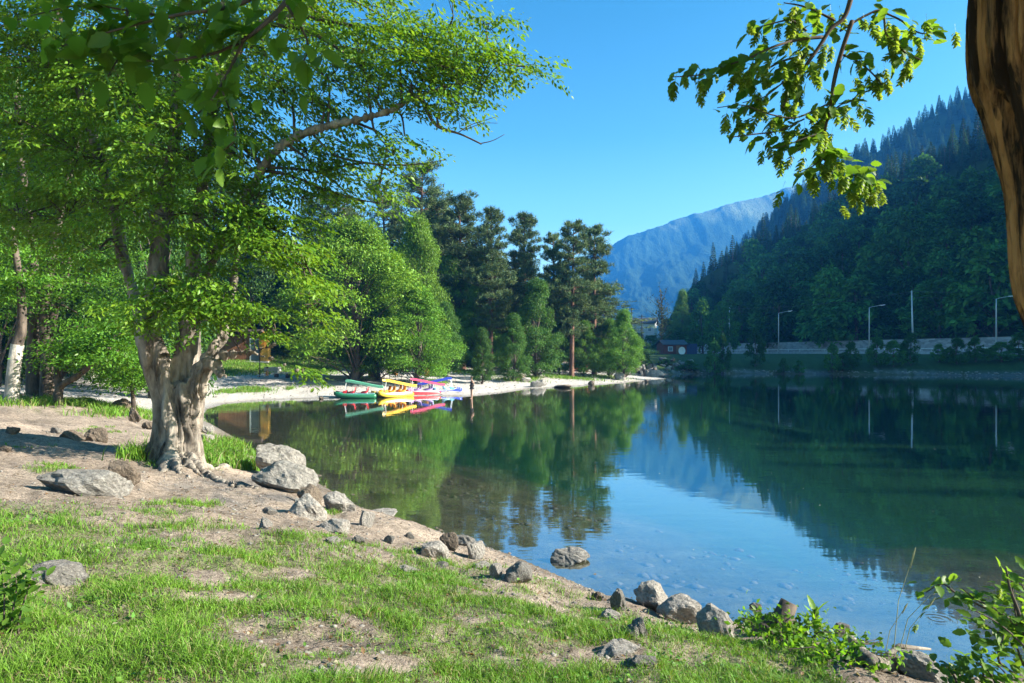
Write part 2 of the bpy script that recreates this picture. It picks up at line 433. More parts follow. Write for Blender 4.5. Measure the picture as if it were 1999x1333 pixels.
# lake surface
RINGS = [(W0(1690, 1147), .26), (W0(1830, 1208), .30), (W0(1735, 1196), .12)]
def water_material():
    m, nt, out = new_mat('lake_water')
    tc = nd(nt, 'ShaderNodeTexCoord')
    def nz(scale, ms, det):
        mp = nd(nt, 'ShaderNodeMapping'); mp.inputs['Scale'].default_value = ms
        nt.links.new(tc.outputs['Object'], mp.inputs['Vector'])
        n = nd(nt, 'ShaderNodeTexNoise', Scale=scale, Detail=det, Roughness=.5); nt.links.new(mp.outputs['Vector'], n.inputs['Vector']); return n
    a = nz(1.0, (.7, 2.2, 1), 3); b_ = nz(.12, (.5, 1.0, 1), 2); c = nz(5.0, (.8, 1.6, 1), 2)
    patch = ramp(nt, b_.outputs['Fac'], [(.4, (.35,) * 3), (.62, (1,) * 3)])
    h = nd(nt, 'ShaderNodeMath', operation='MULTIPLY_ADD'); nt.links.new(c.outputs['Fac'], h.inputs[0]); h.inputs[1].default_value = .10; nt.links.new(a.outputs['Fac'], h.inputs[2])
    hm = nd(nt, 'ShaderNodeMath', operation='MULTIPLY'); nt.links.new(h.outputs[0], hm.inputs[0]); nt.links.new(patch.outputs['Color'], hm.inputs[1])
    last = hm.outputs[0]
    for (cx, cy_), r0 in RINGS:
        vd = nd(nt, 'ShaderNodeVectorMath', operation='DISTANCE'); nt.links.new(tc.outputs['Object'], vd.inputs[0]); vd.inputs[1].default_value = (cx, cy_, 0)
        s = nd(nt, 'ShaderNodeMath', operation='MULTIPLY'); nt.links.new(vd.outputs['Value'], s.inputs[0]); s.inputs[1].default_value = 62.0
        sn = nd(nt, 'ShaderNodeMath', operation='SINE'); nt.links.new(s.outputs[0], sn.inputs[0])
        mr = nd(nt, 'ShaderNodeMapRange', interpolation_type='SMOOTHSTEP'); mr.inputs['From Min'].default_value = r0; mr.inputs['From Max'].default_value = r0 * .3
        nt.links.new(vd.outputs['Value'], mr.inputs['Value'])
        mm = nd(nt, 'ShaderNodeMath', operation='MULTIPLY'); nt.links.new(sn.outputs[0], mm.inputs[0]); nt.links.new(mr.outputs['Result'], mm.inputs[1])
        ma = nd(nt, 'ShaderNodeMath', operation='MULTIPLY_ADD'); nt.links.new(mm.outputs[0], ma.inputs[0]); ma.inputs[1].default_value = .08; nt.links.new(last, ma.inputs[2]); last = ma.outputs[0]
    bp = nd(nt, 'ShaderNodeBump', Strength=1.0, Distance=0.0042)
    nt.links.new(last, bp.inputs['Height'])
    fr = nd(nt, 'ShaderNodeFresnel', IOR=1.33); nt.links.new(bp.outputs['Normal'], fr.inputs['Normal'])
    gb = nd(nt, 'ShaderNodeNewGeometry'); io = nd(nt, 'ShaderNodeMapRange'); io.inputs['To Min'].default_value = 1.33; io.inputs['To Max'].default_value = 1 / 1.33   # same share of light passes either way
    nt.links.new(gb.outputs['Backfacing'], io.inputs['Value']); nt.links.new(io.outputs['Result'], fr.inputs['IOR'])
    g = nd(nt, 'ShaderNodeBsdfGlossy', Roughness=0.02); g.inputs['Color'].default_value = (.95, .97, 1, 1); nt.links.new(bp.outputs['Normal'], g.inputs['Normal'])
    t = nd(nt, 'ShaderNodeBsdfTransparent'); t.inputs['Color'].default_value = (.86, .94, .90, 1)
    ms = nd(nt, 'ShaderNodeMixShader'); pw = nd(nt, 'ShaderNodeMath', operation='POWER'); nt.links.new(fr.outputs['Fac'], pw.inputs[0]); pw.inputs[1].default_value = .42
    nt.links.new(pw.outputs[0], ms.inputs[0]); nt.links.new(t.outputs[0], ms.inputs[1]); nt.links.new(g.outputs[0], ms.inputs[2])
    nt.links.new(ms.outputs[0], out.inputs['Surface']); return m
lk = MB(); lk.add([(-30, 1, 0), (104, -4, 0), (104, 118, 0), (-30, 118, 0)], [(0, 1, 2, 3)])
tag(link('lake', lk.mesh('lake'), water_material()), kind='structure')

# poplar fluff and petals drifting on the water
n = 420; fx_ = -6 + 70 * rng.random(n); fy_ = 9 + 85 * rng.random(n) ** 1.3; ok = lake_sd(fx_, fy_) < -1; fx_, fy_ = fx_[ok], fy_[ok]; n = len(fx_); a_ = rng.random(n) * 6.28; sz_ = .012 + .0009 * fy_ * rng.random(n)
V = np.stack([np.stack([fx_ + np.cos(a_ + k * 1.571) * sz_ * (1, .5)[k % 2], fy_ + np.sin(a_ + k * 1.571) * sz_ * (1, .5)[k % 2], np.full(n, .005)], 1) for k in range(4)], 1).reshape(-1, 3)
tag(link('floating_fluff', mesh_np('floating_fluff', V, np.arange(n * 4).reshape(-1, 4)), simple('fluff', (.55, .56, .48), .8, .1, .1, 5)), kind='stuff')

# ------------------------------------------------------------------ mountain, hills
def strip_surface(name, rows, nu, nv, amp, s, mat):
    """surface lofted through rows of control points (each row a polyline of xyz)"""
    rows = [resample(r, nu) for r in rows]
    rows = np.array(rows)                              # k x m x 3
    k, m_, _ = rows.shape
    out = []
    for j in range(m_): out.append(resample(rows[:, j, :], nv))
    S = np.array(out); a, b = S.shape[:2]
    nn = (fbm(S[..., 0] * s, S[..., 1] * s + S[..., 2] * s, 5, 77) - .48) * amp
    S = S.copy(); S[..., 2] += nn
    ix = np.arange(a * b).reshape(a, b)
    q = np.stack([ix[:-1, :-1], ix[1:, :-1], ix[1:, 1:], ix[:-1, 1:]], -1).reshape(-1, 4)
    return S, mesh_np(name, S.reshape(-1, 3), q, None, True)

def V3(px, py, D, dz=0): 
    p = P(px, py, D); p[2] += dz; return p

M_hillsoil = simple('hill_soil', (.035, .055, .022), .95, .05, .5, .08)
foot = [(150, -40, 3.2), (130, 10, 3.2), (112, 75, 3.2), (97, 120, 3.2), (86, 160, 3.2), (78, 195, 3.2), (70, 230, 3.2), (64, 255, 3.2), (60, 275, 3.2), (58, 292, 3), (62, 312, 2)]
TD = -12
ridge = [(250, -60, 70), (232, 0, 82), (215, 85, 90), V3(2050, 190, 240, TD), V3(1900, 268, 255, TD), V3(1780, 325, 270, TD), V3(1640, 388, 285, TD), V3(1530, 432, 295, TD), V3(1445, 474, 300, TD), V3(1388, 528, 305, TD), V3(1342, 600, 320, TD)]  # first crest points lie out of view, raised to shade the far bank
ridge = [np.array(p) for p in ridge]
mid = [np.array(f) * .5 + r * .5 + np.array((0, 0, 2)) for f, r in zip(foot, ridge)]
back = [r + np.array((130, 60, -r[2] - 2)) for r in ridge]
HS, hme = strip_surface('hillside', [foot, mid, ridge, back], 14, 30, 7, .03, M_hillsoil)
tag(link('hillside', hme, M_hillsoil), kind='structure')

ridge2 = [(640, 60, 150), (600, 200, 170), V3(2200, 40, 590, TD), V3(2000, 128, 580, TD), V3(1900, 186, 570, TD), V3(1760, 258, 560, TD), V3(1650, 318, 550, TD), V3(1575, 378, 540, TD), V3(1500, 450, 530, TD), V3(1400, 540, 520, TD)]
ridge2 = [np.array(p) for p in ridge2]
foot2 = [(420, 40, 0), (400, 150, 0), (360, 290, 0), (320, 320, 0), (290, 340, 0), (240, 360, 0), (200, 370, 0), (170, 380, 0), (140, 390, 0), (110, 400, 0)]
mid2 = [np.array(f) * .5 + r * .5 for f, r in zip(foot2, ridge2)]
back2 = [r + np.array((200, 120, -r[2] - 2)) for r in ridge2]
HS2, hme2 = strip_surface('far_ridge', [foot2, mid2, ridge2, back2], 14, 26, 14, .02, M_hillsoil)
tag(link('far_hillside', hme2, M_hillsoil), kind='structure')

# far mountain
MD = 2300.0
mr_ = [(700, 640), (900, 585), (1050, 545), (1130, 520), (1190, 491), (1225, 472), (1262, 463), (1300, 448), (1340, 436), (1400, 420), (1450, 405), (1500, 394), (1560, 377), (1650, 375), (1800, 380), (2000, 390)]
rows = []
top = [P(a, b, MD + (a - 1200) * .5) for a, b in mr_]
base = [np.array((p[0] * .62, p[1] * .55, -2.0)) for p in top]
m1 = [b * .62 + t * .38 + np.array((0, 0, -30)) for b, t in zip(base, top)]
m2 = [b * .28 + t * .72 + np.array((0, 0, -12)) for b, t in zip(base, top)]
bk = [t + np.array((100, 500, -t[2] - 2)) for t in top]
MS, mme = strip_surface('mountain', [base, m1, m2, top, bk], 16, 34, 1, .004, None)
co = MS.reshape(-1, 3)
rid = (np.abs(fbm(co[:, 0] * .006 + 3, co[:, 1] * .0022, 5, 91) - .47)) * -170 + 14
tt = np.tile(np.linspace(0, 1, MS.shape[1]), MS.shape[0])
wgt = sstep(0, .3, tt) * (1 - sstep(.52, .75, tt) * .9)
jag = (fbm(co[:, 0] * .09, co[:, 1] * .05, 3, 15) - .45) * 9
co = co.copy(); co[:, 2] += rid * wgt + jag
mme.vertices.foreach_set('co', co.astype(np.float32).ravel()); mme.update()
def mountain_material():
    m, nt, out = new_mat('mountain_forest')
    b = nd(nt, 'ShaderNodeBsdfPrincipled', Roughness=.95); b.inputs['Specular IOR Level'].default_value = .02
    n = noise_node(nt, .16, 6, .75, mscale=(1, .35, .45)); n2 = noise_node(nt, .006, 5, .6, mscale=(1.6, .5, .7))
    geo = nd(nt, 'ShaderNodeNewGeometry'); sx = nd(nt, 'ShaderNodeSeparateXYZ'); nt.links.new(geo.outputs['Position'], sx.inputs[0])
    tree = ramp(nt, n.outputs['Fac'], [(.36, (.012, .026, .016)), (.6, (.032, .06, .03)), (.72, (.07, .10, .05))])
    mead = ramp(nt, n.outputs['Fac'], [(.3, (.07, .11, .045)), (.7, (.15, .17, .09))])
    ml = nd(nt, 'ShaderNodeMath', operation='MULTIPLY_ADD'); nt.links.new(n2.outputs['Fac'], ml.inputs[0]); ml.inputs[1].default_value = 330; nt.links.new(sx.outputs['Z'], ml.inputs[2])
    mk = nd(nt, 'ShaderNodeMapRange'); mk.inputs['From Min'].default_value = 590; mk.inputs['From Max'].default_value = 660
    nt.links.new(ml.outputs[0], mk.inputs['Value'])
    mx = nd(nt, 'ShaderNodeMix', data_type='RGBA'); nt.links.new(mk.outputs['Result'], mx.inputs[0]); nt.links.new(tree.outputs['Color'], mx.inputs[6]); nt.links.new(mead.outputs['Color'], mx.inputs[7])
    nt.links.new(mx.outputs[2], b.inputs['Base Color'])
    bp = nd(nt, 'ShaderNodeBump', Strength=.9, Distance=9.0); nt.links.new(n.outputs['Fac'], bp.inputs['Height']); nt.links.new(bp.outputs['Normal'], b.inputs['Normal'])
    nt.links.new(b.outputs['BSDF'], out.inputs['Surface']); return m
tag(link('mountain', mme, mountain_material()), kind='structure')

# air between here and the mountain
hz = MB(); hz.box((500, 1150, 332), (5200, 4700, 684))
hzo = link('haze', hz.mesh('haze')); tag(hzo, kind='stuff')
m, nt, out = new_mat('air')
pv = nd(nt, 'ShaderNodeVolumePrincipled', Density=2.7e-4, Anisotropy=0.0); pv.inputs['Color'].default_value = (.05, .33, 1.0, 1)
nt.links.new(pv.outputs['Volume'], out.inputs['Volume']); hzo.data.materials.append(m)

# ------------------------------------------------------------------ road on the far bank
def road_line(off, z, lo=0, hi=1, n=24):
    a = np.array(((102, 62), (93, 100), (84, 140), (74, 175), (65, 210), (55, 250), (42, 300)))
    c = resample(a, 8); d = unit(np.gradient(c, axis=0)); nrm = np.stack([d[:, 1], -d[:, 0]], 1)
    return [(p[0], p[1], z) for p in c + nrm * off]
def prism(line_pts_off0, line_pts_off1, z0, z1):
    a = line_pts_off0; b = line_pts_off1; mb = MB(); n = len(a)
    V = [(p[0], p[1], z0) for p in a] + [(p[0], p[1], z0) for p in b] + [(p[0], p[1], z1) for p in a] + [(p[0], p[1], z1) for p in b]
    Fs = []
    for i in range(n - 1):
        Fs += [(2 * n + i, 3 * n + i, 3 * n + i + 1, 2 * n + i + 1), (i, i + 1, n + i + 1, n + i), (i, 2 * n + i, 2 * n + i + 1, i + 1), (n + i, n + i + 1, 3 * n + i + 1, 3 * n + i)]
    Fs += [(0, n, 3 * n, 2 * n), (n - 1, 3 * n - 1, 4 * n - 1, 2 * n - 1)]
    return mb.add(V, Fs)
M_asph = simple('asphalt', (.05, .05, .052), .9, .2, .3, 3)
M_conc = simple('concrete', (.38, .38, .38), .9, .15, .22, 1.2, .3)
M_white = simple('white_paint', (.75, .75, .73), .6, .3, .08, 4)
def stonewall_material():
    m, nt, out = new_mat('wall_stonework')
    b = nd(nt, 'ShaderNodeBsdfPrincipled', Roughness=.9)
    tc = nd(nt, 'ShaderNodeTexCoord'); mp = nd(nt, 'ShaderNodeMapping'); mp.inputs['Scale'].default_value = (1, .35, 1)
    v = nd(nt, 'ShaderNodeTexVoronoi', Scale=2.2); nt.links.new(tc.outputs['Object'], mp.inputs['Vector']); nt.links.new(mp.outputs['Vector'], v.inputs['Vector'])
    r = ramp(nt, v.outputs['Color'], [(.1, (.20, .20, .20)), (.9, (.40, .39, .38))]); nt.links.new(r.outputs['Color'], b.inputs['Base Color'])
    bp = nd(nt, 'ShaderNodeBump', Strength=.6, Distance=.1); nt.links.new(v.outputs['Distance'], bp.inputs['Height']); nt.links.new(bp.outputs['Normal'], b.inputs['Normal'])
    nt.links.new(b.outputs['BSDF'], out.inputs['Surface']); return m
tag(link('road', prism(road_line(0, 0), road_line(7.0, 0), 2.0, 3.75).mesh('road'), M_asph), kind='structure')
tag(link('road_retaining_wall', prism(road_line(-.45, 0), road_line(-.004, 0), .8, 3.85).mesh('w'), M_conc), 'pale concrete retaining wall holding up the road on the far bank', 'wall')
tag(link('stone_wall', prism(road_line(7.6, 0), road_line(8.4, 0), 2.5, 6.6).mesh('w'), stonewall_material()), 'long stone wall behind the road at the foot of the dark hill', 'wall')
rail = thing('guard_rail', 'thin white guard rail along the road edge above the far bank', 'rail', (84, 140, 3.85))
lp = road_line(-.25, 4.45)
link('rail', MB().tube(lp, .07, 6).mesh('rail'), M_white, rail)
pm = MB()
for i in range(0, len(lp), 1): pm.tube([(lp[i][0], lp[i][1], 3.85), (lp[i][0], lp[i][1], 4.45)], .05, 5)
link('posts', pm.mesh('posts'), M_white, rail)['kind'] = 'stuff'

# lamps and poles by the road
M_pole = simple('galvanised_pole', (.55, .57, .6), .45, .5, .08, 3, metallic=.2)
lampL = ['leftmost street lamp on the far road, just right of the red hut', 'second street lamp from the left on the far road, over the bare concrete wall', 'street lamp standing behind the round bushes in the middle of the far road', 'rightmost street lamp, next to the leaning orange trunk']
for (px, D, ptop), lab in zip([(1349, 205, 627), (1520, 158, 611), (1697, 138, 600), (1945, 122, 583)], lampL):
    b = P(px, 690, D); b[2] = 3.76
    ht = P(px, ptop, D)[2] - b[2]
    t = thing('street_lamp', lab, 'street lamp', b, 'street lamps along the far road')
    child('pole', MB().tube([(0, 0, 0), (0, 0, ht * .85), (0, 0, ht)], [.15, .10, .06], 8).mesh('pole', True), M_pole, t)
    child('arm', MB().tube([(0, 0, ht - .05), (.5, -.1, ht + .12), (2.2, -.2, ht + .42)], .045, 6).mesh('arm', True), M_pole, t)
    child('lamp_head', MB().box((2.55, -.22, ht + .47), (.95, .34, .16), ry=-.12).tube([(2.3, -.22, ht + .36), (2.8, -.22, ht + .43)], .1, 6).mesh('head'), M_white, t)
poleL = ['plain concrete pole without a lamp between the two leftmost street lamps', 'tall leaning concrete utility pole with wires on the right']
ptops = []
for (px, D, ptop, lean), lab in zip([(1424, 190, 600, 0), (1783, 150, 567, -.35)], poleL):
    b = P(px, 690, D); b[2] = 3.6
    ht = P(px, ptop, D)[2] - b[2]
    t = thing('utility_pole', lab, 'utility pole', b, 'utility poles along the far road')
    child('pole', MB().tube([(0, 0, -.5), (lean * .5, 0, ht * .5), (lean, 0, ht)], [.24, .19, .13], 8).mesh('pole', True), M_pole, t)
    child('insulator', MB().tube([(lean - .3, 0, ht - .3), (lean + .3, 0, ht - .3)], .05, 6).mesh('ins'), M_pole, t)
    ptops.append(b + np.array((lean, 0, ht - .25)))
M_wire = simple('wire', (.12, .12, .13), .6, .3, .1, 3)
a, b_ = ptops; c_ = np.array((112, 95, 14.5))
for k, (p0, p1, lab) in enumerate([(a, b_, 'thin power line sagging between the two concrete poles'), (b_, c_, 'upper power line running right from the leaning pole'), (b_ - np.array((0, 0, 1.2)), c_ - np.array((0, 0, 1.4)), 'lower power line running right from the leaning pole')]):
    pts = [p0 + (p1 - p0) * t - np.array((0, 0, 1.0 * 4 * t * (1 - t))) for t in np.linspace(0, 1, 14)]
    tag(link('power_line', MB().tube(pts, .025, 4).mesh('wire'), M_wire), lab, 'power line')

# ------------------------------------------------------------------ tree builders
def jcol(n, base, var=.25, hue=.12):
    c = np.array(base)[None, :] * (1 + (rng.random((n, 1)) - .5) * 2 * var)
    h = (rng.random((n, 1)) - .5) * 2 * hue
    return np.clip(c * np.concatenate([1 + h * 1.4, 1 + h * .2, 1 - h], 1), .002, 1)

def deciduous(seed, h, Rr, nleaf, lsize, base, low=.18, nb=60, flat=.55, droop=.3, bark=None, top_sharp=1.0, trunk_r=None, bsz=1.0):
    g = np.random.default_rng(seed)
    mb = MB()
    tr = trunk_r or h * .026
    wig = [(0, 0, -.3, tr * 1.5), (g.normal() * .02 * h, g.normal() * .02 * h, h * .12, tr), (g.normal() * .03 * h, g.normal() * .03 * h, h * .4, tr * .75), (g.normal() * .03 * h, g.normal() * .03 * h, h * .7, tr * .4), (0, 0, h * .92, tr * .12)]
    w_ = resample(wig, 4); mb.tube(w_[:, :3], w_[:, 3], 8)
    B = []
    for i in range(nb):
        t = low + (1 - low) * (i + g.random()) / nb
        u = (t - low) / (1 - low)
        r = Rr * (np.sin(np.pi * min(1, (u * .86 + .14)) ** .75) ** .8) * (1 if u < .6 else (1 - .35 * top_sharp * (u - .6) / .4))
        a = g.random() * 6.283; rr = r * (.45 + .55 * g.random() ** .6)
        rb = Rr * bsz * (.14 + .34 * g.random() ** 1.6)
        B.append((math.cos(a) * rr, math.sin(a) * rr, h * t - rb * .3, rb))
        if i % 3 == 0:
            k = w_[min(len(w_) - 2, int(len(w_) * max(.1, t * .8 - .1)))]
            mb.tube([k[:3], (k[:3] + np.array(B[-1][:3])) / 2 + np.array((0, 0, rb * .2)), np.array(B[-1][:3])], [tr * .25, tr * .16, tr * .05], 5, False)
    B = np.array(B); wgt = B[:, 3] ** 2; wgt /= wgt.sum()
    k = g.choice(len(B), nleaf, p=wgt)
    d = unit(g.normal(size=(nleaf, 3)))
    flip = (d[:, 2] < -.15) & (g.random(nleaf) < .7); d[flip, 2] *= -1
    rr = B[k, 3][:, None] * (.30 + .62 * g.random((nleaf, 1)) ** .7 + .28 * g.random((nleaf, 1)) ** 4)
    off = d * rr * np.array((1, 1, flat))
    C = B[k, :3] + off
    outw = unit(C * np.array((1, 1, 0)) + 1e-6)
    A = unit(outw * .8 + g.normal(size=(nleaf, 3)) * .55 + np.array((0, 0, -droop)))
    N = unit(np.array((0, 0, 1.0)) + d * .6 + g.normal(size=(nleaf, 3)) * .45)
    L = lsize * (.7 + .7 * g.random(nleaf)); V, T = leaf_mesh_arrays(C, A, N, L, L * (.5 + .2 * g.random(nleaf)))
    cb = jcol(nleaf, base); cb = cb * (0.85 + .3 * (k % 7) / 7)[:, None]
    return mb.mesh('trunk', True), mesh_np('crown', V, T, np.repeat(cb, 4, 0))

def needles(C, Dr, n, L, Wd, g, spread=.9):
    """tufts of thin triangles at points C around directions Dr"""
    m = len(C); C = np.repeat(C, n, 0); Dr = np.repeat(Dr, n, 0)
    d = unit(Dr + g.normal(size=(m * n, 3)) * spread)
    s = unit(np.cross(d, g.normal(size=(m * n, 3))))
    l = (L * (.6 + .7 * g.random(m * n)))[:, None]
    st = C + g.normal(size=(m * n, 3)) * L * .25
    V = np.stack([st - s * Wd * .5, st + s * Wd * .5, st + d * l], 1).reshape(-1, 3)
    return V, np.arange(m * n * 3).reshape(-1, 3)

def pine(seed, h, Rr, low=.35, nbr=90, tufts_=9, nn=16, L=.40, Wd=.065, base=(.10, .150, .058), crown_top=.55, trunk_r=.3):
    g = np.random.default_rng(seed)
    mb = MB()
    lean = g.normal(size=2) * .02 * h
    wig = [(0, 0, -.4, trunk_r * 1.35), (0, 0, .06 * h, trunk_r), (lean[0] * .3, lean[1] * .3, .4 * h, trunk_r * .8), (lean[0] * .7, lean[1] * .7, .75 * h, trunk_r * .45), (lean[0], lean[1], h * .985, trunk_r * .1)]
    w_ = resample(wig, 6); mb.tube(w_[:, :3], w_[:, 3], 9)
    Cs = []; Ds = []; wv_ = .72 + .5 * g.random(17)
    nw = 17
    for i in range(nbr):
        wh = i % nw; u = np.clip((wh + .5 + g.normal() * .24) / nw, 0, 1); t = low + (1 - low) * u
        k = w_[min(len(w_) - 1, int(t * (len(w_) - 1)))][:3].copy(); k[2] = t * h
        prof = (1 - .62 * max(0, (u - .3) / .7) ** 1.6) * (.65 + .35 * min(1, u / .2)) * wv_[wh]
        bl = Rr * prof * (.55 + .55 * g.random())
        a = g.random() * 6.283
        rise = (-.12 + .5 * u + g.normal() * .12)
        e = k + np.array((math.cos(a) * bl, math.sin(a) * bl, bl * rise))
        mdp = (k + e) / 2 + np.array((0, 0, -bl * .05))
        mb.tube([k, mdp, e], [trunk_r * .16, trunk_r * .1, .02], 4, False)
        nt_ = max(3, int(tufts_ * (bl / Rr + .25)))
        s = .32 + .72 * g.random(nt_) ** .75
        pts = k[None] * (1 - s[:, None]) + e[None] * s[:, None]
        side = np.array((-math.sin(a), math.cos(a), 0))
        pts = pts + side[None] * (g.normal(size=nt_) * bl * .30 * s)[:, None] + np.array((0, 0, 1.0))[None] * (g.random(nt_) * .28)[:, None]
        Cs.append(pts); Ds.append(np.repeat((np.array((math.cos(a), math.sin(a), 0)) * .45 + np.array((0, 0, .55)))[None], nt_, 0))
    C = np.concatenate(Cs); Dr = np.concatenate(Ds)
    V, T = needles(C, Dr, nn, L, Wd, g, .75)
    cb = np.repeat(jcol(len(C), base, .35, .15), nn, 0); cb = cb * (1 + (g.random((len(cb), 1)) - .5) * .4)
    return mb.mesh('trunk', True), mesh_np('crown', V, T, np.repeat(cb, 3, 0))

def spruce(seed, h, Rr, n, base=(.036, .084, .036), Lc=.9):
    g = np.random.default_rng(seed)
    mb = MB().tube([(0, 0, -.5), (0, 0, h * .4), (0, 0, h * .98)], [h * .018, h * .012, .03], 6)
    u = g.random(n) ** 1.25; z = h * (.08 + .92 * u)
    nl = 16; ring = np.floor(u * nl) / nl; z = h * (.08 + .92 * (ring * .7 + u * .3))
    r = Rr * (1 - u) ** .85 * (.35 + .75 * g.random(n) ** .6)
    a = g.random(n) * 6.283
    C = np.stack([np.cos(a) * r * .75, np.sin(a) * r * .75, z], 1)
    o = np.stack([np.cos(a), np.sin(a), -.45 + g.normal(size=n) * .25], 1)
    A = unit(o + g.normal(size=(n, 3)) * .25); N = unit(np.array((0, 0, 1.0)) + g.normal(size=(n, 3)) * .5)
    L = Lc * (.6 + .7 * g.random(n)) * (.5 + .7 * (1 - u)); V, T = leaf_mesh_arrays(C, A, N, L, L * .42)
    return mb.mesh('trunk', True), mesh_np('crown', V, T, np.repeat(jcol(n, base, .35, .12), 4, 0))

GREEN = (.115, .245, .020); GREEN_D = (.045, .10, .020); GREEN_Y = (.205, .320, .028)

# ---- trees on the dark hillside (three hundred nearest are things, the rest one mass)
hp = []
for k in range(3): hp.append(('c', spruce(200 + k, 15, 2.9, 1500)))
for k in range(4): hp.append(('d', deciduous(220 + k, 12, 4.6, 3000, .75, (.065, .175, .035), low=.12, nb=46, flat=.7, trunk_r=.25)))
protos = []
for kind, (tm, cm) in hp:
    tm.materials.append(M_bark_dark); cm.materials.append(M_hill); protos.append((kind, tm, cm))
a, b = HS.shape[:2]
cand = []
nst = 5200
si = rng.random(nst) * (a - 2); ti = rng.random(nst) * (b - 1) * .72
i0 = si.astype(int); j0 = ti.astype(int)
fs = (si - i0)[:, None]; ft = (ti - j0)[:, None]
pts = (HS[i0, j0] * (1 - fs) + HS[i0 + 1, j0] * fs) * (1 - ft) + (HS[i0, j0 + 1] * (1 - fs) + HS[i0 + 1, j0 + 1] * fs) * ft
tpar = ti / (b - 1) * 3                               # 0..1 foot-mid, 1..2 mid-ridge
keep = np.zeros(nst, bool); grid = {}
for i in range(nst):
    p = pts[i]; c = tpar[i] < 1.15 + .25 * math.sin(p[1] * .06) and rng.random() < .9
    sp = 6.0 if c else 4.6
    key = (int(p[0] // 7), int(p[1] // 7)); ok = True
    for dx in (-1, 0, 1):
        for dy in (-1, 0, 1):
            for q_ in grid.get((key[0] + dx, key[1] + dy), ()):
                if (q_[0] - p[0]) ** 2 + (q_[1] - p[1]) ** 2 < sp * sp: ok = False
    if projpx(p[0], p[1], p[2])[0] < 1352 and p[1] > 150: ok = False
    if ok and tpar[i] > .05: grid.setdefault(key, []).append(p); keep[i] = True; cand.append((p, c))
def vis(p):
    px, _ = projpx(p[0], p[1], p[2]); return 1230 < px < 2010 and p[1] > 20
cand.sort(key=lambda c: (0 if vis(c[0]) else 1, np.linalg.norm(c[0])))
first = {}
mass = {i: [] for i in range(len(protos))}
for n_, (p, c) in enumerate(cand):
    pi = (3 + int(rng.integers(4))) if c else int(rng.integers(3))
    s = (.65 + .75 * rng.random()) * 1.2 if c else .45 + .5 * rng.random() ** 1.3; rz = rng.random() * 6.28
    if n_ < 280 and vis(p):
        kind, tm, cm = protos[pi]
        lab = 'round dark green broadleaf tree on the shaded lower hillside' if c else 'dark spire shaped conifer on the shaded hillside'
        t = thing('broadleaf_tree' if c else 'conifer_tree', lab, 'tree', p - np.array((0, 0, .4)), 'broadleaf trees on the shaded hillside' if c else 'conifers on the shaded hillside', rz)
        t.scale = (s, s, s * (.9 + .3 * rng.random()))
        child('trunk', tm, None, t); child('crown', cm, None, t)
        first.setdefault(pi, t)
    else: mass[pi].append((p, s, rz))
a, b = HS2.shape[:2]
mass2 = []
for i in range(2600):
    si = rng.random() * (a - 2); ti = (b - 2) * (.12 + .58 * rng.random())
    p = HS2[int(si), int(ti)] * (1 - si % 1) + HS2[int(si) + 1, int(ti)] * (si % 1)
    p2 = HS2[int(si), int(ti) + 1] * (1 - si % 1) + HS2[int(si) + 1, int(ti) + 1] * (si % 1)
    mass2.append((p * (1 - ti % 1) + p2 * (ti % 1), .6 + .55 * rng.random(), rng.random() * 6.28))

def scatter(name, items, src):
    """one mass of far trees: instances of one crown on a cloud of points"""
    V = np.array([i[0] for i in items]); me = bpy.data.meshes.new(name); me.from_pydata(V.tolist(), [], [])
    sa = me.attributes.new('size', 'FLOAT', 'POINT'); sa.data.foreach_set('value', np.array([i[1] for i in items], np.float32))
    ra = me.attributes.new('turn', 'FLOAT_VECTOR', 'POINT'); ra.data.foreach_set('vector', np.array([(0, 0, i[2]) for i in items], np.float32).ravel())
    o = link(name, me); tag(o, kind='stuff')
    ng = bpy.data.node_groups.new(name, 'GeometryNodeTree')
    ng.interface.new_socket('Geometry', in_out='INPUT', socket_type='NodeSocketGeometry'); ng.interface.new_socket('Geometry', in_out='OUTPUT', socket_type='NodeSocketGeometry')
    N = ng.nodes; L = ng.links
    gi = N.new('NodeGroupInput'); go = N.new('NodeGroupOutput'); ip = N.new('GeometryNodeInstanceOnPoints')
    oi = N.new('GeometryNodeObjectInfo'); oi.inputs['Object'].default_value = src; oi.inputs['As Instance'].default_value = True; oi.transform_space = 'ORIGINAL'
    n1_ = N.new('GeometryNodeInputNamedAttribute'); n1_.data_type = 'FLOAT'; n1_.inputs['Name'].default_value = 'size'
    n2_ = N.new('GeometryNodeInputNamedAttribute'); n2_.data_type = 'FLOAT_VECTOR'; n2_.inputs['Name'].default_value = 'turn'
    er = N.new('FunctionNodeEulerToRotation')
    L.new(gi.outputs[0], ip.inputs['Points']); L.new(oi.outputs['Geometry'], ip.inputs['Instance']); L.new(n2_.outputs[0], er.inputs[0]); L.new(er.outputs[0], ip.inputs['Rotation']); L.new(n1_.outputs[0], ip.inputs['Scale'])
    L.new(ip.outputs[0], go.inputs[0])
    mod = o.modifiers.new('scatter', 'NODES'); mod.node_group = ng
    return o
crown_of = {pi: [c for c in t.children if c.name.startswith('crown')][0] for pi, t in first.items()}
for pi, items in mass.items():
    if items and pi in crown_of: scatter('hillside_forest', items, crown_of[pi])
anyc = [crown_of[k] for k in (0, 1, 2) if k in crown_of]
for j, cobj in enumerate(anyc): scatter('far_hillside_forest', mass2[j::len(anyc)], cobj)

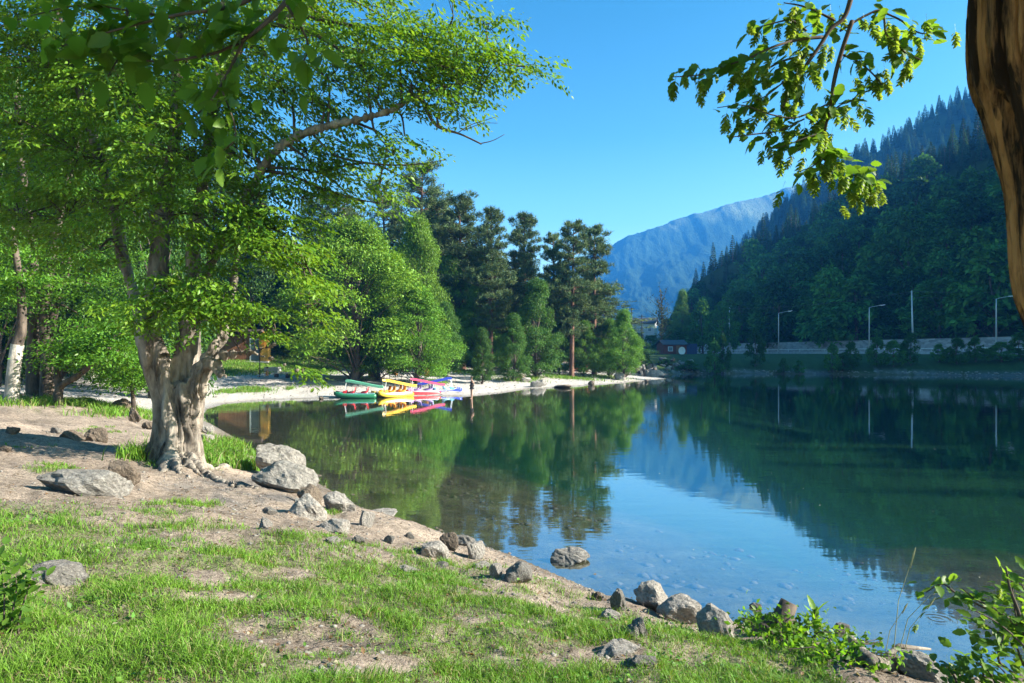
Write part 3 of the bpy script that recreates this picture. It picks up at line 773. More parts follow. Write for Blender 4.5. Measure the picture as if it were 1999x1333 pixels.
# ---- wooded shore in the middle distance
pine_p = [pine(11, 17, 3.2, .22, nbr=140, tufts_=17), pine(12, 17, 2.7, .26, nbr=130, tufts_=17), pine(13, 17, 3.6, .15, nbr=160, tufts_=17)]
dec_p = [deciduous(31, 10, 4.2, 46000, .165, (.098, .215, .022), low=.12, nb=120, droop=.25, bsz=.9, flat=.62), deciduous(32, 10, 4.6, 46000, .165, (.140, .262, .024), low=.2, nb=110, droop=.2, bsz=.9, flat=.6),
         deciduous(33, 10, 3.6, 38000, .165, (.062, .145, .022), low=.08, nb=110, top_sharp=.7, bsz=1.0, flat=.65), deciduous(34, 10, 4.4, 30000, .2, (.050, .115, .018), low=.1, nb=100, bsz=.95, flat=.62)]
for tm, cm in pine_p: tm.materials.append(M_bark_pine); cm.materials.append(M_pine)
for tm, cm in dec_p: tm.materials.append(M_bark_dark); cm.materials.append(M_decid)

def plant_tree(kind, k, px, D, top, wpx, label, group=None, name=None, base_z=None):
    tm, cm = protos[k][1:] if kind == 'h' else (pine_p if kind == 'p' else dec_p)[k]
    x = (px - CX) / F * D; z = ground_at(x, D) if base_z is None else base_z
    ht = P(px, top, D)[2] - z
    s = ht / (17.0 if kind == 'p' else 12.0 if kind == 'h' else 10.0)
    hw = wpx / F * D
    sw = hw / (2.5 if kind == 'p' else 4.6)
    t = thing(name or ('pine_tree' if kind == 'p' else 'broadleaf_tree'), label, 'tree', (x, D, z), group, rng.random() * 6.28)
    t.scale = (sw, sw, s); child('trunk', tm, None, t); child('crown', cm, None, t)
    return t
PG = 'tall pines on the wooded shore'; DG = 'broadleaf trees on the wooded shore'
for a_ in [('p', 2, 818, 88, 340, 58, 'tallest dark pine, broad topped, rising behind the bright broadleaf trees'),
           ('p', 2, 762, 96, 372, 40, 'dark pine half hidden behind the left side of the tallest pine'),
           ('p', 0, 862, 92, 400, 40, 'dark pine close against the right side of the tallest pine'),
           ('p', 0, 903, 86, 395, 52, 'wide pine with an open forked top, second crown from the tallest pine'),
           ('p', 1, 958, 80, 410, 40, 'flat topped pine with a long bare reddish upper trunk'),
           ('p', 1, 1022, 84, 420, 40, 'pine with a neat narrow head standing alone against the sky'),
           ('p', 1, 1084, 90, 460, 32, 'slim pine whose lower head tucks behind a taller twin'),
           ('p', 1, 1116, 82, 437, 40, 'pine with a thick bare trunk rooted at the edge of the beach'),
           ('p', 1, 1160, 89, 447, 42, 'last pine before the gap, its head against the blue mountain'),
           ('p', 2, 985, 92, 505, 48, 'low dark pine filling the gap under the lone narrow headed pine'),
           ('p', 2, 690, 84, 398, 45, 'dark pine seen through the branches of the big left tree'),
           ('p', 2, 610, 86, 390, 50, 'dark pine at the left of the wood, mostly hidden by hornbeam leaves')]:
    plant_tree(*a_, group=PG)
for a_ in [('d', 1, 690, 62, 432, 135, 'large bright yellow green tree spreading over the pedal boats'),
           ('d', 1, 815, 74, 425, 62, 'bright green crown just below the tallest pine'),
           ('d', 0, 815, 62, 560, 78, 'rounded bright green tree leaning over the lounger on the beach'),
           ('d', 0, 740, 64, 575, 66, 'dense green tree behind the small white notice'),
           ('d', 0, 880, 84, 500, 55, 'green crown between the bright tree and the flat topped pine'),
           ('d', 2, 1048, 78, 545, 62, 'tall oval green tree to the left of the thick trunked pine'),
           ('d', 2, 1092, 84, 625, 34, 'small low green tree just left of the thick trunked pine'),
           ('d', 2, 941, 67, 640, 30, 'bushy sapling reaching the ground beside the path'),
           ('d', 0, 1218, 84, 606, 36, 'bright green tree at the tip of the wood above the boulders'),
           ('d', 0, 1190, 88, 625, 34, 'green tree next to the last one, behind the pale bare trunk'),
           ('d', 2, 985, 90, 570, 55, 'dark green tree under the flat topped pine'),
           ('d', 2, 590, 78, 540, 70, 'shaded tree behind the wooden kiosk lawn'),
           ('d', 2, 505, 88, 560, 70, 'shaded tree rising behind the yellow kiosk'),
           ('d', 2, 1003, 72, 612, 40, 'green tree standing before the lone narrow headed pine'), ('d', 0, 930, 82, 560, 48, 'green crown between the sapling and the flat topped pine'), ('d', 0, 1140, 84, 628, 34, 'green tree between the two bare pine trunks'), ('d', 2, 870, 74, 590, 44, 'mid green tree right of the tree leaning over the lounger'),
           ('d', 0, 440, 92, 540, 80, 'tree behind the kiosk and the big hornbeam trunk')]:
    plant_tree(*a_, group=DG)
k = 0
for px in range(-60, 1230, 52):                       # the dark back rows of the wood
    D = 104 + (k * 37 % 23); k += 1
    tp = 470 + (k * 53 % 70) + max(0, (px - 900) * .33)
    kind = 'd' if k % 3 else 'p'
    plant_tree(kind, 2 if kind == 'p' else 3, px, D, min(tp, 640), 78, 'dark tree in the back row of the wood behind the shore', 'trees in the back row of the wood')
for px, D, top, wpx in [(560, 84, 640, 40), (640, 82, 650, 44), (700, 80, 655, 40), (770, 82, 655, 40), (860, 86, 655, 42), (910, 92, 640, 40), (1010, 92, 650, 40), (1130, 98, 650, 40), (1170, 100, 660, 30)]:
    plant_tree('d', 2, px, D, top, wpx, 'shaded undergrowth shrub between the trunks of the shore wood', 'shrubs under the shore wood', 'shrub')

# trees by the far end of the lake, below the nose of the hill
for a_ in [('d', 0, 1332, 175, 568, 26, 'tree with a sunlit crown at the left foot of the hill'),
           ('h', 3, 1372, 170, 588, 30, 'dark rounded tree at the foot of the hill behind the first lamp'), ('h', 4, 1300, 178, 622, 22, 'dark tree behind the twiggy half bare tree'),  # darker hill foliage puts the shade on these trees into their colour
           ('h', 5, 1318, 170, 640, 30, 'low bush above the red hut'), ('h', 4, 1270, 165, 655, 26, 'dark bush below the white house'),
           ('h', 3, 1412, 185, 590, 28, 'dark rounded tree behind the plain concrete pole'), ('h', 4, 1245, 175, 650, 22, 'dark bush at the left end of the far road')]:
    plant_tree(*a_, group='trees at the far end of the lake', base_z=3.0)
bl = [(1395, 114, 668, 22), (1412, 115, 655, 20), (1475, 118, 640, 24), (1625, 113, 672, 20), (1662, 113, 668, 22), (1645, 113, 690, 22), (1712, 113, 658, 24), (1745, 112, 665, 26), (1778, 112, 650, 24), (1833, 112, 672, 18), (1868, 110, 660, 26), (1905, 110, 658, 24), (1955, 108, 668, 34), (1992, 108, 650, 30), (1530, 114, 700, 14), (1560, 114, 704, 14), (1345, 116, 704, 24), (1300, 117, 700, 18), (1260, 113, 690, 16), (2040, 106, 640, 40)]
ords = ['first', 'second', 'third', 'fourth', 'fifth', 'sixth', 'seventh', 'eighth', 'ninth', 'tenth', 'eleventh', 'twelfth', 'thirteenth', 'fourteenth', 'fifteenth', 'sixteenth', 'seventeenth', 'eighteenth', 'nineteenth', 'twentieth']
for i, (px, D, top, wpx) in enumerate(sorted(bl)):
    plant_tree('h', 3 + i % 4, px, D, top, wpx * .72, f'dark green bush on the far water edge, {ords[i]} from the left', 'bushes on the far bank', 'bush')
# half bare tree by the white house
g_ = np.random.default_rng(5); mb = MB(); D = 150; b0 = P(1291, 690, D); b0[2] = 3.0; Cl = []
for j in range(46):
    t = g_.random(); st = np.array((0, 0, 2 + t * 11)); e = st + np.array((g_.normal() * 1.4, g_.normal() * 1.4, 1.5 + g_.random() * 2.5)); mb.tube([st, (st + e) / 2, e], [.05, .035, .012], 4, False); Cl += [st * (1 - s) + e * s + g_.normal(size=3) * .25 for s in g_.random(20)]
mb.tube([(0, 0, -.5), (.1, 0, 6), (0, .1, 14)], [.24, .15, .04], 7)
t = thing('sparse_tree', 'thin half bare tree with twiggy crown left of the red hut', 'tree', b0)
child('trunk', mb.mesh('trunk'), M_bark_dark, t); Cl = np.array(Cl); V, T = leaf_mesh_arrays(Cl, unit(g_.normal(size=Cl.shape)), unit(g_.normal(size=Cl.shape)), np.full(len(Cl), .4), np.full(len(Cl), .22))
child('crown', mesh_np('crown', V, T, np.repeat(jcol(len(Cl), (.06, .085, .025)), 4, 0)), M_hill, t)


# ------------------------------------------------------------------ the big hornbeam on the near shore
TB = on(335, 902); TD0 = float(TB[1])
def TP(px, py, dD, rpx):
    D = TD0 + dD; p = P(px, py, D); return (p[0], p[1], p[2], rpx * .80 * D / F)
stems = {
 'main': [(338, 930, 0, 74), (338, 900, 0, 66), (342, 860, 0, 55), (346, 820, 0, 51), (350, 780, 0, 52), (352, 745, 0, 46)],
 'A': [(340, 800, 0, 36), (316, 735, -.15, 36), (297, 685, -.25, 34), (286, 645, -.3, 30), (296, 600, -.2, 25), (310, 540, 0, 23), (312, 470, .1, 22), (325, 380, .2, 18), (342, 250, .3, 15), (350, 100, .3, 12), (356, -80, .3, 8), (360, -260, .3, 4)],
 'A2': [(300, 660, -.2, 20), (268, 590, .2, 15), (240, 500, .4, 14), (225, 420, .5, 12), (200, 330, .6, 11), (172, 230, .6, 9), (130, 90, .5, 7), (90, -60, .5, 4)],
 'B': [(355, 790, .1, 34), (364, 710, .1, 29), (371, 630, .1, 24), (377, 545, .1, 20), (377, 480, .1, 18), (392, 400, .1, 16), (410, 260, .1, 13), (428, 100, 0, 11), (440, -60, 0, 8), (450, -240, 0, 4)],
 'B2': [(378, 600, 0, 16), (398, 545, -.2, 13), (425, 485, -.4, 11), (455, 440, -.5, 10), (490, 365, -.7, 10), (530, 303, -.9, 10), (575, 268, -1.0, 10), (640, 246, -1.1, 9), (700, 233, -1.2, 8.5), (760, 216, -1.2, 8), (805, 193, -1.2, 7.5), (850, 176, -1.2, 6.5), (900, 162, -1.2, 5), (935, 174, -1.2, 3)],
 'C': [(362, 800, -.1, 30), (384, 745, -.2, 26), (398, 715, -.3, 21), (415, 708, -.4, 14), (428, 722, -.5, 11), (438, 735, -.6, 9)],
 'C2': [(398, 720, -.25, 18), (420, 680, -.2, 15), (436, 645, -.1, 12), (446, 605, 0, 10), (456, 555, .1, 9), (468, 480, .2, 7), (500, 400, .3, 4)],
 'D': [(420, 215, .2, 10), (448, 130, .2, 12), (480, 70, 0, 11), (520, 40, -.2, 9), (575, 28, -.4, 7), (640, -10, -.5, 4)],
 'E': [(428, 690, -.3, 5), (470, 686, -.6, 4), (520, 678, -.8, 3), (580, 652, -1, 2), (610, 635, -1, 1)],
 'G': [(430, 700, -.3, 4), (480, 690, -.6, 3), (530, 700, -.8, 2.2), (575, 722, -1, 1.6), (605, 735, -1, 1)],
}
roots = [[(345, 880, 0, 30), (390, 905, -.7, 16), (430, 925, -1.3, 9), (468, 940, -1.9, 4)], [(340, 880, 0, 32), (350, 915, -1.0, 18), (368, 940, -1.7, 9), (385, 955, -2.1, 3)],
         [(325, 880, 0, 30), (290, 905, -.5, 18), (255, 905, -.6, 9), (225, 900, -.5, 4)], [(320, 880, .1, 26), (280, 895, -.1, 13), (240, 895, .2, 5)], [(355, 880, 0, 26), (410, 880, .6, 14), (450, 880, 1.2, 5)],
         [(335, 885, 0, 28), (320, 925, -1.1, 14), (310, 945, -1.7, 4)], [(350, 890, -.2, 20), (400, 920, -1.1, 10), (450, 932, -1.5, 6), (500, 945, -2.0, 3)]]
SKEL = []
mb = MB()
for nm, pl in stems.items():
    q_ = resample([TP(*p) for p in pl], 5)
    mb.tube(q_[:, :3], q_[:, 3], 12); SKEL.append(q_)
for pl in roots:
    q_ = resample([TP(*p) for p in pl], 5); q_[3:, 3] *= .62
    for k_, r_ in enumerate(q_[1:]): r_[2] = min(r_[2], ground_at(r_[0], r_[1]) + r_[3] * (.5 - 1.1 * (k_ + 1) / len(q_)))
    mb.tube(q_[:, :3], q_[:, 3], 10)
tmp = bpy.data.objects.new('tmp', mb.mesh('tmp')); COL.objects.link(tmp)
rm = tmp.modifiers.new('r', 'REMESH'); rm.mode = 'VOXEL'; rm.voxel_size = .036; rm.use_smooth_shade = True
sm = tmp.modifiers.new('s', 'SMOOTH'); sm.factor = .5; sm.iterations = 3
dg = bpy.context.evaluated_depsgraph_get()
tme = bpy.data.meshes.new_from_object(tmp.evaluated_get(dg)); bpy.data.objects.remove(tmp)
n_ = len(tme.vertices); co = np.empty(n_ * 3, np.float32); tme.vertices.foreach_get('co', co); co = co.reshape(-1, 3)
no = np.empty(n_ * 3, np.float32); tme.vertices.foreach_get('normal', no); no = no.reshape(-1, 3)
angl = np.arctan2(co[:, 1] - TB[1], co[:, 0] - TB[0])
hgt_ = co[:, 2] - TB[2]; wob = (fbm(co[:, 0] * 1.2, co[:, 2] * 1.1, 3, 4) - .45) * 1.1
fl = np.abs(vnoise(np.cos(angl + wob) * 5.2 + 7, np.sin(angl + wob) * 5.2 + hgt_ * .6, 3) - .5) * 2
fl = 1 - (1 - np.clip(fl * 1.6, 0, 1)) ** 2
fl2 = np.abs(vnoise(co[:, 0] * 11, co[:, 1] * 11 + hgt_ * 1.3, 8) - .5) * 2
amp = .13 * sstep(3.2, .8, hgt_) * sstep(-.3, .5, hgt_ + .45) + .03
co = co + no * ((fl - .75) * amp + (np.clip(fl2 * 1.5, 0, 1) - .6) * .05)[:, None]
tme.vertices.foreach_set('co', co.astype(np.float32).ravel()); tme.update(); tme.name = 'trunk'
tme.polygons.foreach_set('use_smooth', np.ones(len(tme.polygons), bool))
big = thing('hornbeam_tree', 'big gnarled many stemmed tree with a pale ridged trunk on the near shore', 'tree', (TB[0], TB[1], TB[2]))
link('trunk', tme, M_bark, big)
SK = np.concatenate(SKEL[1:])

# (px, py, rx, ry, depth offset, depth radius, weight)
blobs = [(40, 60, 120, 110, .5, 2, 1), (130, 130, 130, 110, .3, 2, 1), (60, 250, 120, 100, .6, 2, 1), (160, 300, 120, 90, 0, 2, 1), (250, 60, 140, 100, .3, 2, 1), (260, 190, 120, 90, -.6, 1.5, 1), (340, 300, 110, 90, -.8, 1.5, 1),
 (400, 60, 120, 90, .2, 2, 1), (430, 200, 110, 90, -.6, 1.5, 1), (470, 290, 90, 70, -.8, 1.2, 1), (520, 110, 90, 70, -.4, 1.2, .7), (560, 190, 80, 45, -.8, 1.2, .7), (560, 40, 100, 60, 0, 1.5, .8), (650, 60, 90, 55, -.4, 1.4, .8), (640, 150, 80, 55, -.8, 1.2, .7),
 (700, 110, 90, 60, -1, 1.2, .9), (760, 40, 80, 55, -.8, 1.2, .9), (800, 110, 90, 60, -1.2, 1.2, 1.1), (870, 70, 80, 50, -1, 1.2, 1.0), (890, 130, 90, 42, -1.2, 1.2, 1.2), (950, 60, 55, 22, -1, .8, .8), (960, 110, 65, 32, -1.2, .9, 1.1), (1030, 130, 48, 18, -1.2, .7, 1.0),
 (800, 185, 70, 30, -1.2, .9, .7), (880, 205, 60, 32, -1.2, .8, .8), (740, 185, 60, 26, -1.2, .9, .6), (620, 200, 70, 30, -1, 1, .7), (600, 300, 80, 36, -.6, 1.1, .9), (680, 285, 90, 26, -.8, 1, .9), (770, 300, 70, 22, -1, .8, .8), (790, 265, 50, 18, -1, .8, .6),
 (640, 340, 80, 28, -.5, 1, .9), (740, 360, 70, 22, -.8, .8, .7), (690, 390, 70, 22, -.4, .8, .7), (600, 390, 70, 34, -.5, 1, .9), (500, 390, 80, 60, -.8, 1.2, 1), (560, 450, 70, 50, -1, 1.1, 1.1), (590, 520, 60, 45, -1.2, .9, 1.1), (620, 590, 40, 36, -1.2, .7, .9),
 (500, 480, 70, 50, -1, 1, .9), (420, 420, 90, 60, -1.0, 1, .8), (330, 420, 80, 50, -1, 1, .7), (240, 400, 100, 60, -.4, 1.2, .8), (130, 420, 110, 60, .3, 1.4, .8), (40, 420, 90, 70, .5, 1.5, .8), (320, 560, 80, 36, -1.3, .7, 1.0), (300, 610, 65, 34, -1.4, .7, 1.1),
 (380, 585, 70, 34, -1.4, .7, 1.1), (440, 570, 70, 36, -1.3, .8, 1.1), (480, 610, 56, 22, -1.4, .7, 1.1), (522, 642, 16, 16, -1.4, .5, .8), (420, 625, 50, 22, -1.4, .6, .8), (190, 490, 80, 34, -.6, .9, .6), (410, 500, 60, 40, -1, .8, .7), (610, 640, 40, 14, -1, .6, .4), (590, 728, 22, 10, -1, .4, .4),
 (360, -120, 300, 100, 0, 3, 1), (100, -100, 200, 90, .5, 2.5, .8), (620, -100, 220, 80, -.2, 2, .7)]
g_ = np.random.default_rng(3)
Cl, Al, Nl, Ll, Cc = [], [], [], [], []
tw = MB(); br = MB()
for (bx, by, rx, ry, dd, rd, wt) in blobs:
    D = TD0 + dd; c = P(bx, by, D); ex = np.array((rx * D / F, rd, ry * D / F))
    dk = ((SK[:, :3] - c) ** 2).sum(1) + 1.2 * np.maximum(0, SK[:, 2] - c[2]) ** 2; sk = SK[np.argmin(dk)]
    if by > -50:
        md_ = (sk[:3] + c) / 2 + np.array((0, 0, .18)) + g_.normal(size=3) * .12
        q_ = resample([sk[:3], md_, c], 5); rr_ = np.linspace(min(sk[3] * .4, .05), .014, len(q_)); br.tube(q_, rr_, 6, False)
    ns = max(5, int(rx * ry * wt * .0092))
    u = unit(g_.normal(size=(ns, 3))) * (g_.random((ns, 1)) ** .45)
    if by > -50: nl_ = max(2, round(ry / 24)); u[:, 2] = (np.floor((u[:, 2] * .5 + .5) * nl_) + .5) / nl_ * 2 - 1 + g_.normal(size=ns) * .07 - .25 * (u[:, 0] ** 2)
    for o in c + u * ex:
        outd = o - np.array((TB[0], TB[1], o[2])); outd = outd / max(np.linalg.norm(outd), .01)
        dv = unit(outd * .8 + g_.normal(size=3) * .6 * np.array((1, 1, .2)) + np.array((.0, 0, -.10)))
        ln = .5 + .45 * g_.random(); nL = 38
        if g_.random() < .35 and by > -50: br.tube([c + (o - c) * .15, (c + o) / 2 + np.array((0, 0, .05)), o - dv * ln * .3], [.012, .009, .005], 4, False)
        s = (np.arange(nL) + .5) / nL; sg = np.where(np.arange(nL) % 2, 1, -1)
        sd_ = unit(np.cross(dv, (0, 0, 1.0)))
        fan = .24 * np.sin(np.pi * (s * .8 + .1)) * g_.random(nL)
        base = o + dv * (ln * (s - .3))[:, None] + sd_ * (sg * fan)[:, None] + np.stack([0 * s, 0 * s, -.22 * ln * s ** 2 + g_.normal(size=nL) * .04], 1)
        tw.add([o - dv * ln * .3, o - dv * ln * .3 + sd_ * .012, o + dv * ln * .6 + np.array((0, 0, -.1 * ln))], [(0, 1, 2)])
        A = unit(dv * .55 + sd_ * (sg * .75)[:, None] + np.array((0, 0, -.55)) + g_.normal(size=(nL, 3)) * .28)
        N = unit(np.array((0, 0, 1.0)) + g_.normal(size=(nL, 3)) * .38)
        Cl.append(base); Al.append(A); Nl.append(N); Ll.append(.078 + .048 * g_.random(nL))
        hue = g_.random() * .5
        Cc.append(jcol(nL, np.array(GREEN) * (1 - hue) + np.array(GREEN_Y) * hue, .22))
Cl = np.concatenate(Cl); V, T = leaf_mesh_arrays(Cl, np.concatenate(Al), np.concatenate(Nl), np.concatenate(Ll), np.concatenate(Ll) * .46)
print('big tree leaves', len(Cl))
link('crown', mesh_np('crown', V, T, np.repeat(np.concatenate(Cc), 4, 0)), M_leaf, big)
for pl in ([(785, 203, -1.2, 4), (783, 165, -1.2, 3.5), (782, 110, -1.2, 2), (795, 70, -1.1, 1)], [(822, 186, -1.2, 4), (836, 222, -1.2, 4), (856, 247, -1.2, 4), (900, 262, -1.2, 2.5), (940, 281, -1.2, 2)], [(856, 246, -1.2, 4), (852, 225, -1.2, 2)],
           [(938, 280, -1.2, 1.5), (962, 274, -1.2, 1), (985, 262, -1.2, .6)], [(895, 258, -1.2, 1.3), (920, 243, -1.2, 1), (968, 228, -1.2, .6)], [(905, 255, -1.2, 1), (940, 241, -1.2, .8), (972, 240, -1.2, .5)], [(815, 190, -1.2, 4), (825, 168, -1.3, 3.5), (828, 158, -1.3, 3)],
           [(600, 250, -1, 3), (650, 300, -1, 3), (700, 315, -1, 2.5), (770, 322, -1, 2), (830, 318, -1, 1), (870, 312, -1, .6)], [(640, 330, -.7, 3), (720, 318, -.9, 2.4), (780, 342, -.9, 1.6), (808, 345, -.9, 1)],
           [(480, 330, -.6, 5), (560, 340, -.7, 4), (640, 372, -.8, 3), (730, 395, -.8, 1.5), (770, 390, -.8, .7)], [(460, 430, -.5, 6), (520, 440, -.8, 4.5), (570, 470, -1, 3), (610, 540, -1.2, 2)], [(520, 45, -.2, 6), (600, 60, -.4, 5), (680, 110, -.8, 3), (740, 170, -1, 1.5)],
           [(575, 28, -.4, 5), (660, 45, -.7, 4), (760, 60, -.9, 3), (860, 80, -1, 2)], [(430, 640, -.2, 7), (470, 600, -.8, 4), (510, 610, -1.2, 2.5), (540, 660, -1.4, 1)], [(380, 640, -.2, 6), (350, 590, -.9, 4), (300, 580, -1.3, 2.5), (270, 610, -1.4, 1)]):
    q_ = resample([TP(*p) for p in pl], 5); br.tube(q_[:, :3], q_[:, 3], 7)
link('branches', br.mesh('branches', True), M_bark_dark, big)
link('twigs', tw.mesh('twigs'), M_twig, big)['kind'] = 'stuff'

# ------------------------------------------------------------------ shady trees on the left
def left_tree(trunks, crown, label, name, nleaf, base, lsize=.13, seed=1, layers=None):
    """trunks: lists of (px,py,D,rpx); crown: blobs (px,py,rx,ry,D,rd)"""
    g = np.random.default_rng(seed)
    b0 = trunks[0][0]; p0 = P(b0[0], b0[1], b0[2])
    t = thing(name, label, 'tree', p0)
    mb = MB(); sk = []
    for pl in trunks:
        q = resample([(*P(a, b, d), r * d / F) for a, b, d, r in pl], 5); mb.tube(q[:, :3], q[:, 3], 9); sk.append(q)
    sk = np.concatenate(sk)
    ar = np.array([b[2] * b[3] for b in crown], float); cnt = (ar / ar.sum() * nleaf).astype(int)
    C, A, N, Cc = [], [], [], []
    for (bx, by, rx, ry, D, rd), n in zip(crown, cnt):
        c = P(bx, by, D); ex = np.array((rx * D / F, rd, ry * D / F))
        s = sk[np.argmin(((sk[:, :3] - c) ** 2).sum(1) + np.maximum(0, sk[:, 2] - c[2]) ** 2)]
        mb.tube([s[:3], (s[:3] + c) / 2 + np.array((0, 0, .2)), c], [min(.09, s[3] * .5), .05, .02], 6, False)
        ntier = max(3, n // 110)
        u = unit(g.normal(size=(ntier, 3))) * g.random((ntier, 1)) ** .4
        tc = c + u * ex
        k = g.integers(ntier, size=n)
        off = g.normal(size=(n, 3)) * np.array((.42, .42, .09))
        off[:, 2] -= .22 * (off[:, 0] ** 2 + off[:, 1] ** 2)
        C.append(tc[k] + off); A.append(unit(off * np.array((1, 1, .2)) + g.normal(size=(n, 3)) * .35 + np.array((0, 0, -.25)))); N.append(unit(np.array((0, 0, 1.0)) + g.normal(size=(n, 3)) * .4))
        Cc.append(jcol(n, base, .25) * (.8 + .4 * g.random(ntier)[k])[:, None])
    C = np.concatenate(C); n = len(C); L = lsize * (.7 + .6 * g.random(n))
    V, T = leaf_mesh_arrays(C, np.concatenate(A), np.concatenate(N), L, L * .5)
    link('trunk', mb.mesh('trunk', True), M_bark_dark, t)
    link('crown', mesh_np('crown', V, T, np.repeat(np.concatenate(Cc), 4, 0)), M_leaf, t)
    return t
def ground_row(px, D):
    x = (px - CX) / F * D; return HY + (EYE - ground_at(x, D)) / D * F
GL = (.095, .220, .020)
for i, (tr_, D, cr, lab, sd0) in enumerate([
    ([[(72, 0, 25, 16), (66, 690, 25, 13), (70, 610, 25, 12), (60, 480, 25, 10), (40, 300, 25, 7), (30, 120, 25, 4)], [(94, 0, 24.6, 13), (92, 690, 24.6, 11), (88, 600, 24.6, 10), (110, 450, 24.4, 8), (150, 280, 24.4, 5)], [(108, 0, 25.5, 9), (104, 690, 25.5, 8), (104, 620, 25.5, 7), (140, 500, 25.5, 5)]], 25,
     [(40, 480, 110, 50, 25, 1.8), (130, 520, 110, 40, 24, 1.8), (60, 560, 90, 34, 24, 1.6), (190, 560, 80, 50, 25, 1.5), (150, 610, 80, 40, 24.5, 1.5), (30, 620, 60, 26, 24, 1.3), (220, 480, 90, 60, 26, 1.5), (200, 640, 70, 40, 25, 1.3), (230, 690, 50, 30, 25.5, 1.0), (40, 350, 130, 80, 26, 2), (170, 380, 110, 70, 26, 2), (60, 200, 140, 90, 26, 2.2), (180, 240, 120, 80, 26, 2), (-60, 420, 110, 110, 25, 2), (-40, 620, 60, 40, 24, 1.5)], 'shady tree with three dark trunks close together on the left bank', 61),
    ([[(112, 0, 23, 9), (118, 755, 23, 7), (150, 735, 22.8, 6), (185, 705, 22.6, 5), (212, 688, 22.4, 3)], [(116, 0, 23, 6), (112, 720, 23.2, 5), (120, 660, 23.4, 3)]], 23,
     [(210, 690, 50, 26, 22.4, .9), (170, 670, 50, 30, 22.8, 1), (130, 690, 36, 40, 23, .9), (235, 650, 40, 34, 23, .9), (250, 700, 30, 24, 23, .8)], 'small leaning tree with one low diagonal limb by the path', 62),
    ([[(262, 0, 25, 4), (255, 700, 25, 3), (248, 640, 25, 2)]], 25, [(258, 745, 34, 22, 25, .8), (240, 715, 44, 28, 25.2, .9), (262, 680, 40, 30, 25.4, .9), (225, 740, 30, 20, 25, .8), (285, 720, 20, 34, 25.4, .7), (250, 630, 50, 36, 26, 1)], 'light green bushy tree reaching the ground left of the big trunk', 63)]):
    T_ = []
    for pl in tr_:
        gr = ground_row(pl[0][0], pl[0][2]); T_.append([(pl[0][0], gr + 4, pl[0][2], pl[0][3] * 1.2)] + pl[1:])
    left_tree(T_, cr, lab, 'broadleaf_tree', [26000, 8000, 9000][i], GL, .13, sd0)
# a white limewashed trunk at the left edge
D = 22.0; gr = ground_row(34, D)
t = left_tree([[(22, gr + 5, D, 13), (27, 720, D, 11), (34, 672, D, 10.5), (42, 640, D, 9), (40, 560, D, 7), (20, 430, D, 5)]], [(20, 560, 70, 30, D, 1.2), (-20, 480, 80, 50, D, 1.4), (60, 540, 50, 24, D, 1)], 'tree with its lower trunk painted white at the left edge', 'broadleaf_tree', 5000, GL, .13, 64)
q_ = resample([(*P(a, b, d), r * d / F + .012) for a, b, d, r in [(22, gr + 4, D, 13), (27, 720, D, 11), (34, 672, D, 10.5)]], 5)
link('painted_band', MB().tube(q_[:, :3], q_[:, 3], 12, False).mesh('band', True), bark_mat('limewash', (.22, .20, .18), (.56, .54, .50), 7.0, bump=.6), t)
# woods far left behind them
k = 0
for px in range(-260, 330, 62):
    k += 1; plant_tree('d', 3, px, 44 + (k * 29 % 18), 60 + (k * 71 % 150), 120, 'tall leafy tree in the shaded wood far behind the left bank', 'trees in the wood behind the left bank')
for px in range(-300, 540, 66):
    k += 1; plant_tree('d', 3, px, 72 + (k * 29 % 14), 230 + (k * 71 % 130) + max(0, px - 380) * .6, 90, 'tall leafy tree in the shaded wood far behind the left bank', 'trees in the wood behind the left bank')

# ------------------------------------------------------------------ the near tree on the right with its hanging branches
RTD = 2.0
rt = []
for px, py, r in [(2380, 1500, 185), (2320, 1150, 160), (2245, 900, 145), (2165, 710, 132), (2128, 640, 128), (2098, 560, 128), (2092, 450, 132), (2088, 330, 140), (2068, 200, 148), (2056, 120, 156), (2052, 40, 156), (2048, -80, 150), (2046, -260, 142), (2050, -520, 130), (2060, -800, 110), (2080, -1700, 80)]:
    p = P(px + 46, py, RTD); rt.append((*p, r * RTD / F))
rt[0] = (rt[0][0], rt[0][1], ground_at(rt[0][0], rt[0][1]) - .25, .42)
q_ = resample(rt, 24)
SEGR = 240; V = []
for i, (x, y, z, r) in enumerate(q_):
    a = np.linspace(0, 2 * np.pi, SEGR, endpoint=False)
    zz_ = z * 1.0
    wv = vnoise(a * 7.1 + 2 * vnoise(np.full(SEGR, zz_ * 1.4), a * 1.5, 4), np.full(SEGR, zz_ * 1.1), 5)
    wv2 = vnoise(a * 19 + 3 * vnoise(a * 3, np.full(SEGR, zz_ * 3.0), 14), np.full(SEGR, zz_ * 3.0), 6)
    plate = sstep(.10, .34, np.abs(wv - .5) * 2) * .030 + sstep(.06, .3, np.abs(wv2 - .5) * 2) * .012 + (vnoise(a * 40, np.full(SEGR, zz_ * 14), 9) - .5) * .007 - .03
    lump = (vnoise(np.cos(a) * 1.5 + 9, np.sin(a) * 1.5 + zz_ * 1.6, 7) - .5) * .05
    rr_ = r + plate + lump
    V.append(np.stack([x + np.cos(a) * rr_, y + np.sin(a) * rr_, np.full(SEGR, z)], 1))
V = np.concatenate(V); m_ = len(q_); ix = np.arange(m_ * SEGR).reshape(m_, SEGR); nx_ = np.roll(ix, -1, 1)
Q = np.stack([ix[:-1], nx_[:-1], nx_[1:], ix[1:]], -1).reshape(-1, 4)
base = np.array((rt[0][0], rt[0][1], rt[0][2] + .25))
rtree = thing('tree', 'leaning tree with orange plated bark at the right edge, its twigs hanging overhead', 'tree', base)
link('trunk', mesh_np('trunk', V, Q, None, True), M_bark_right, rtree)

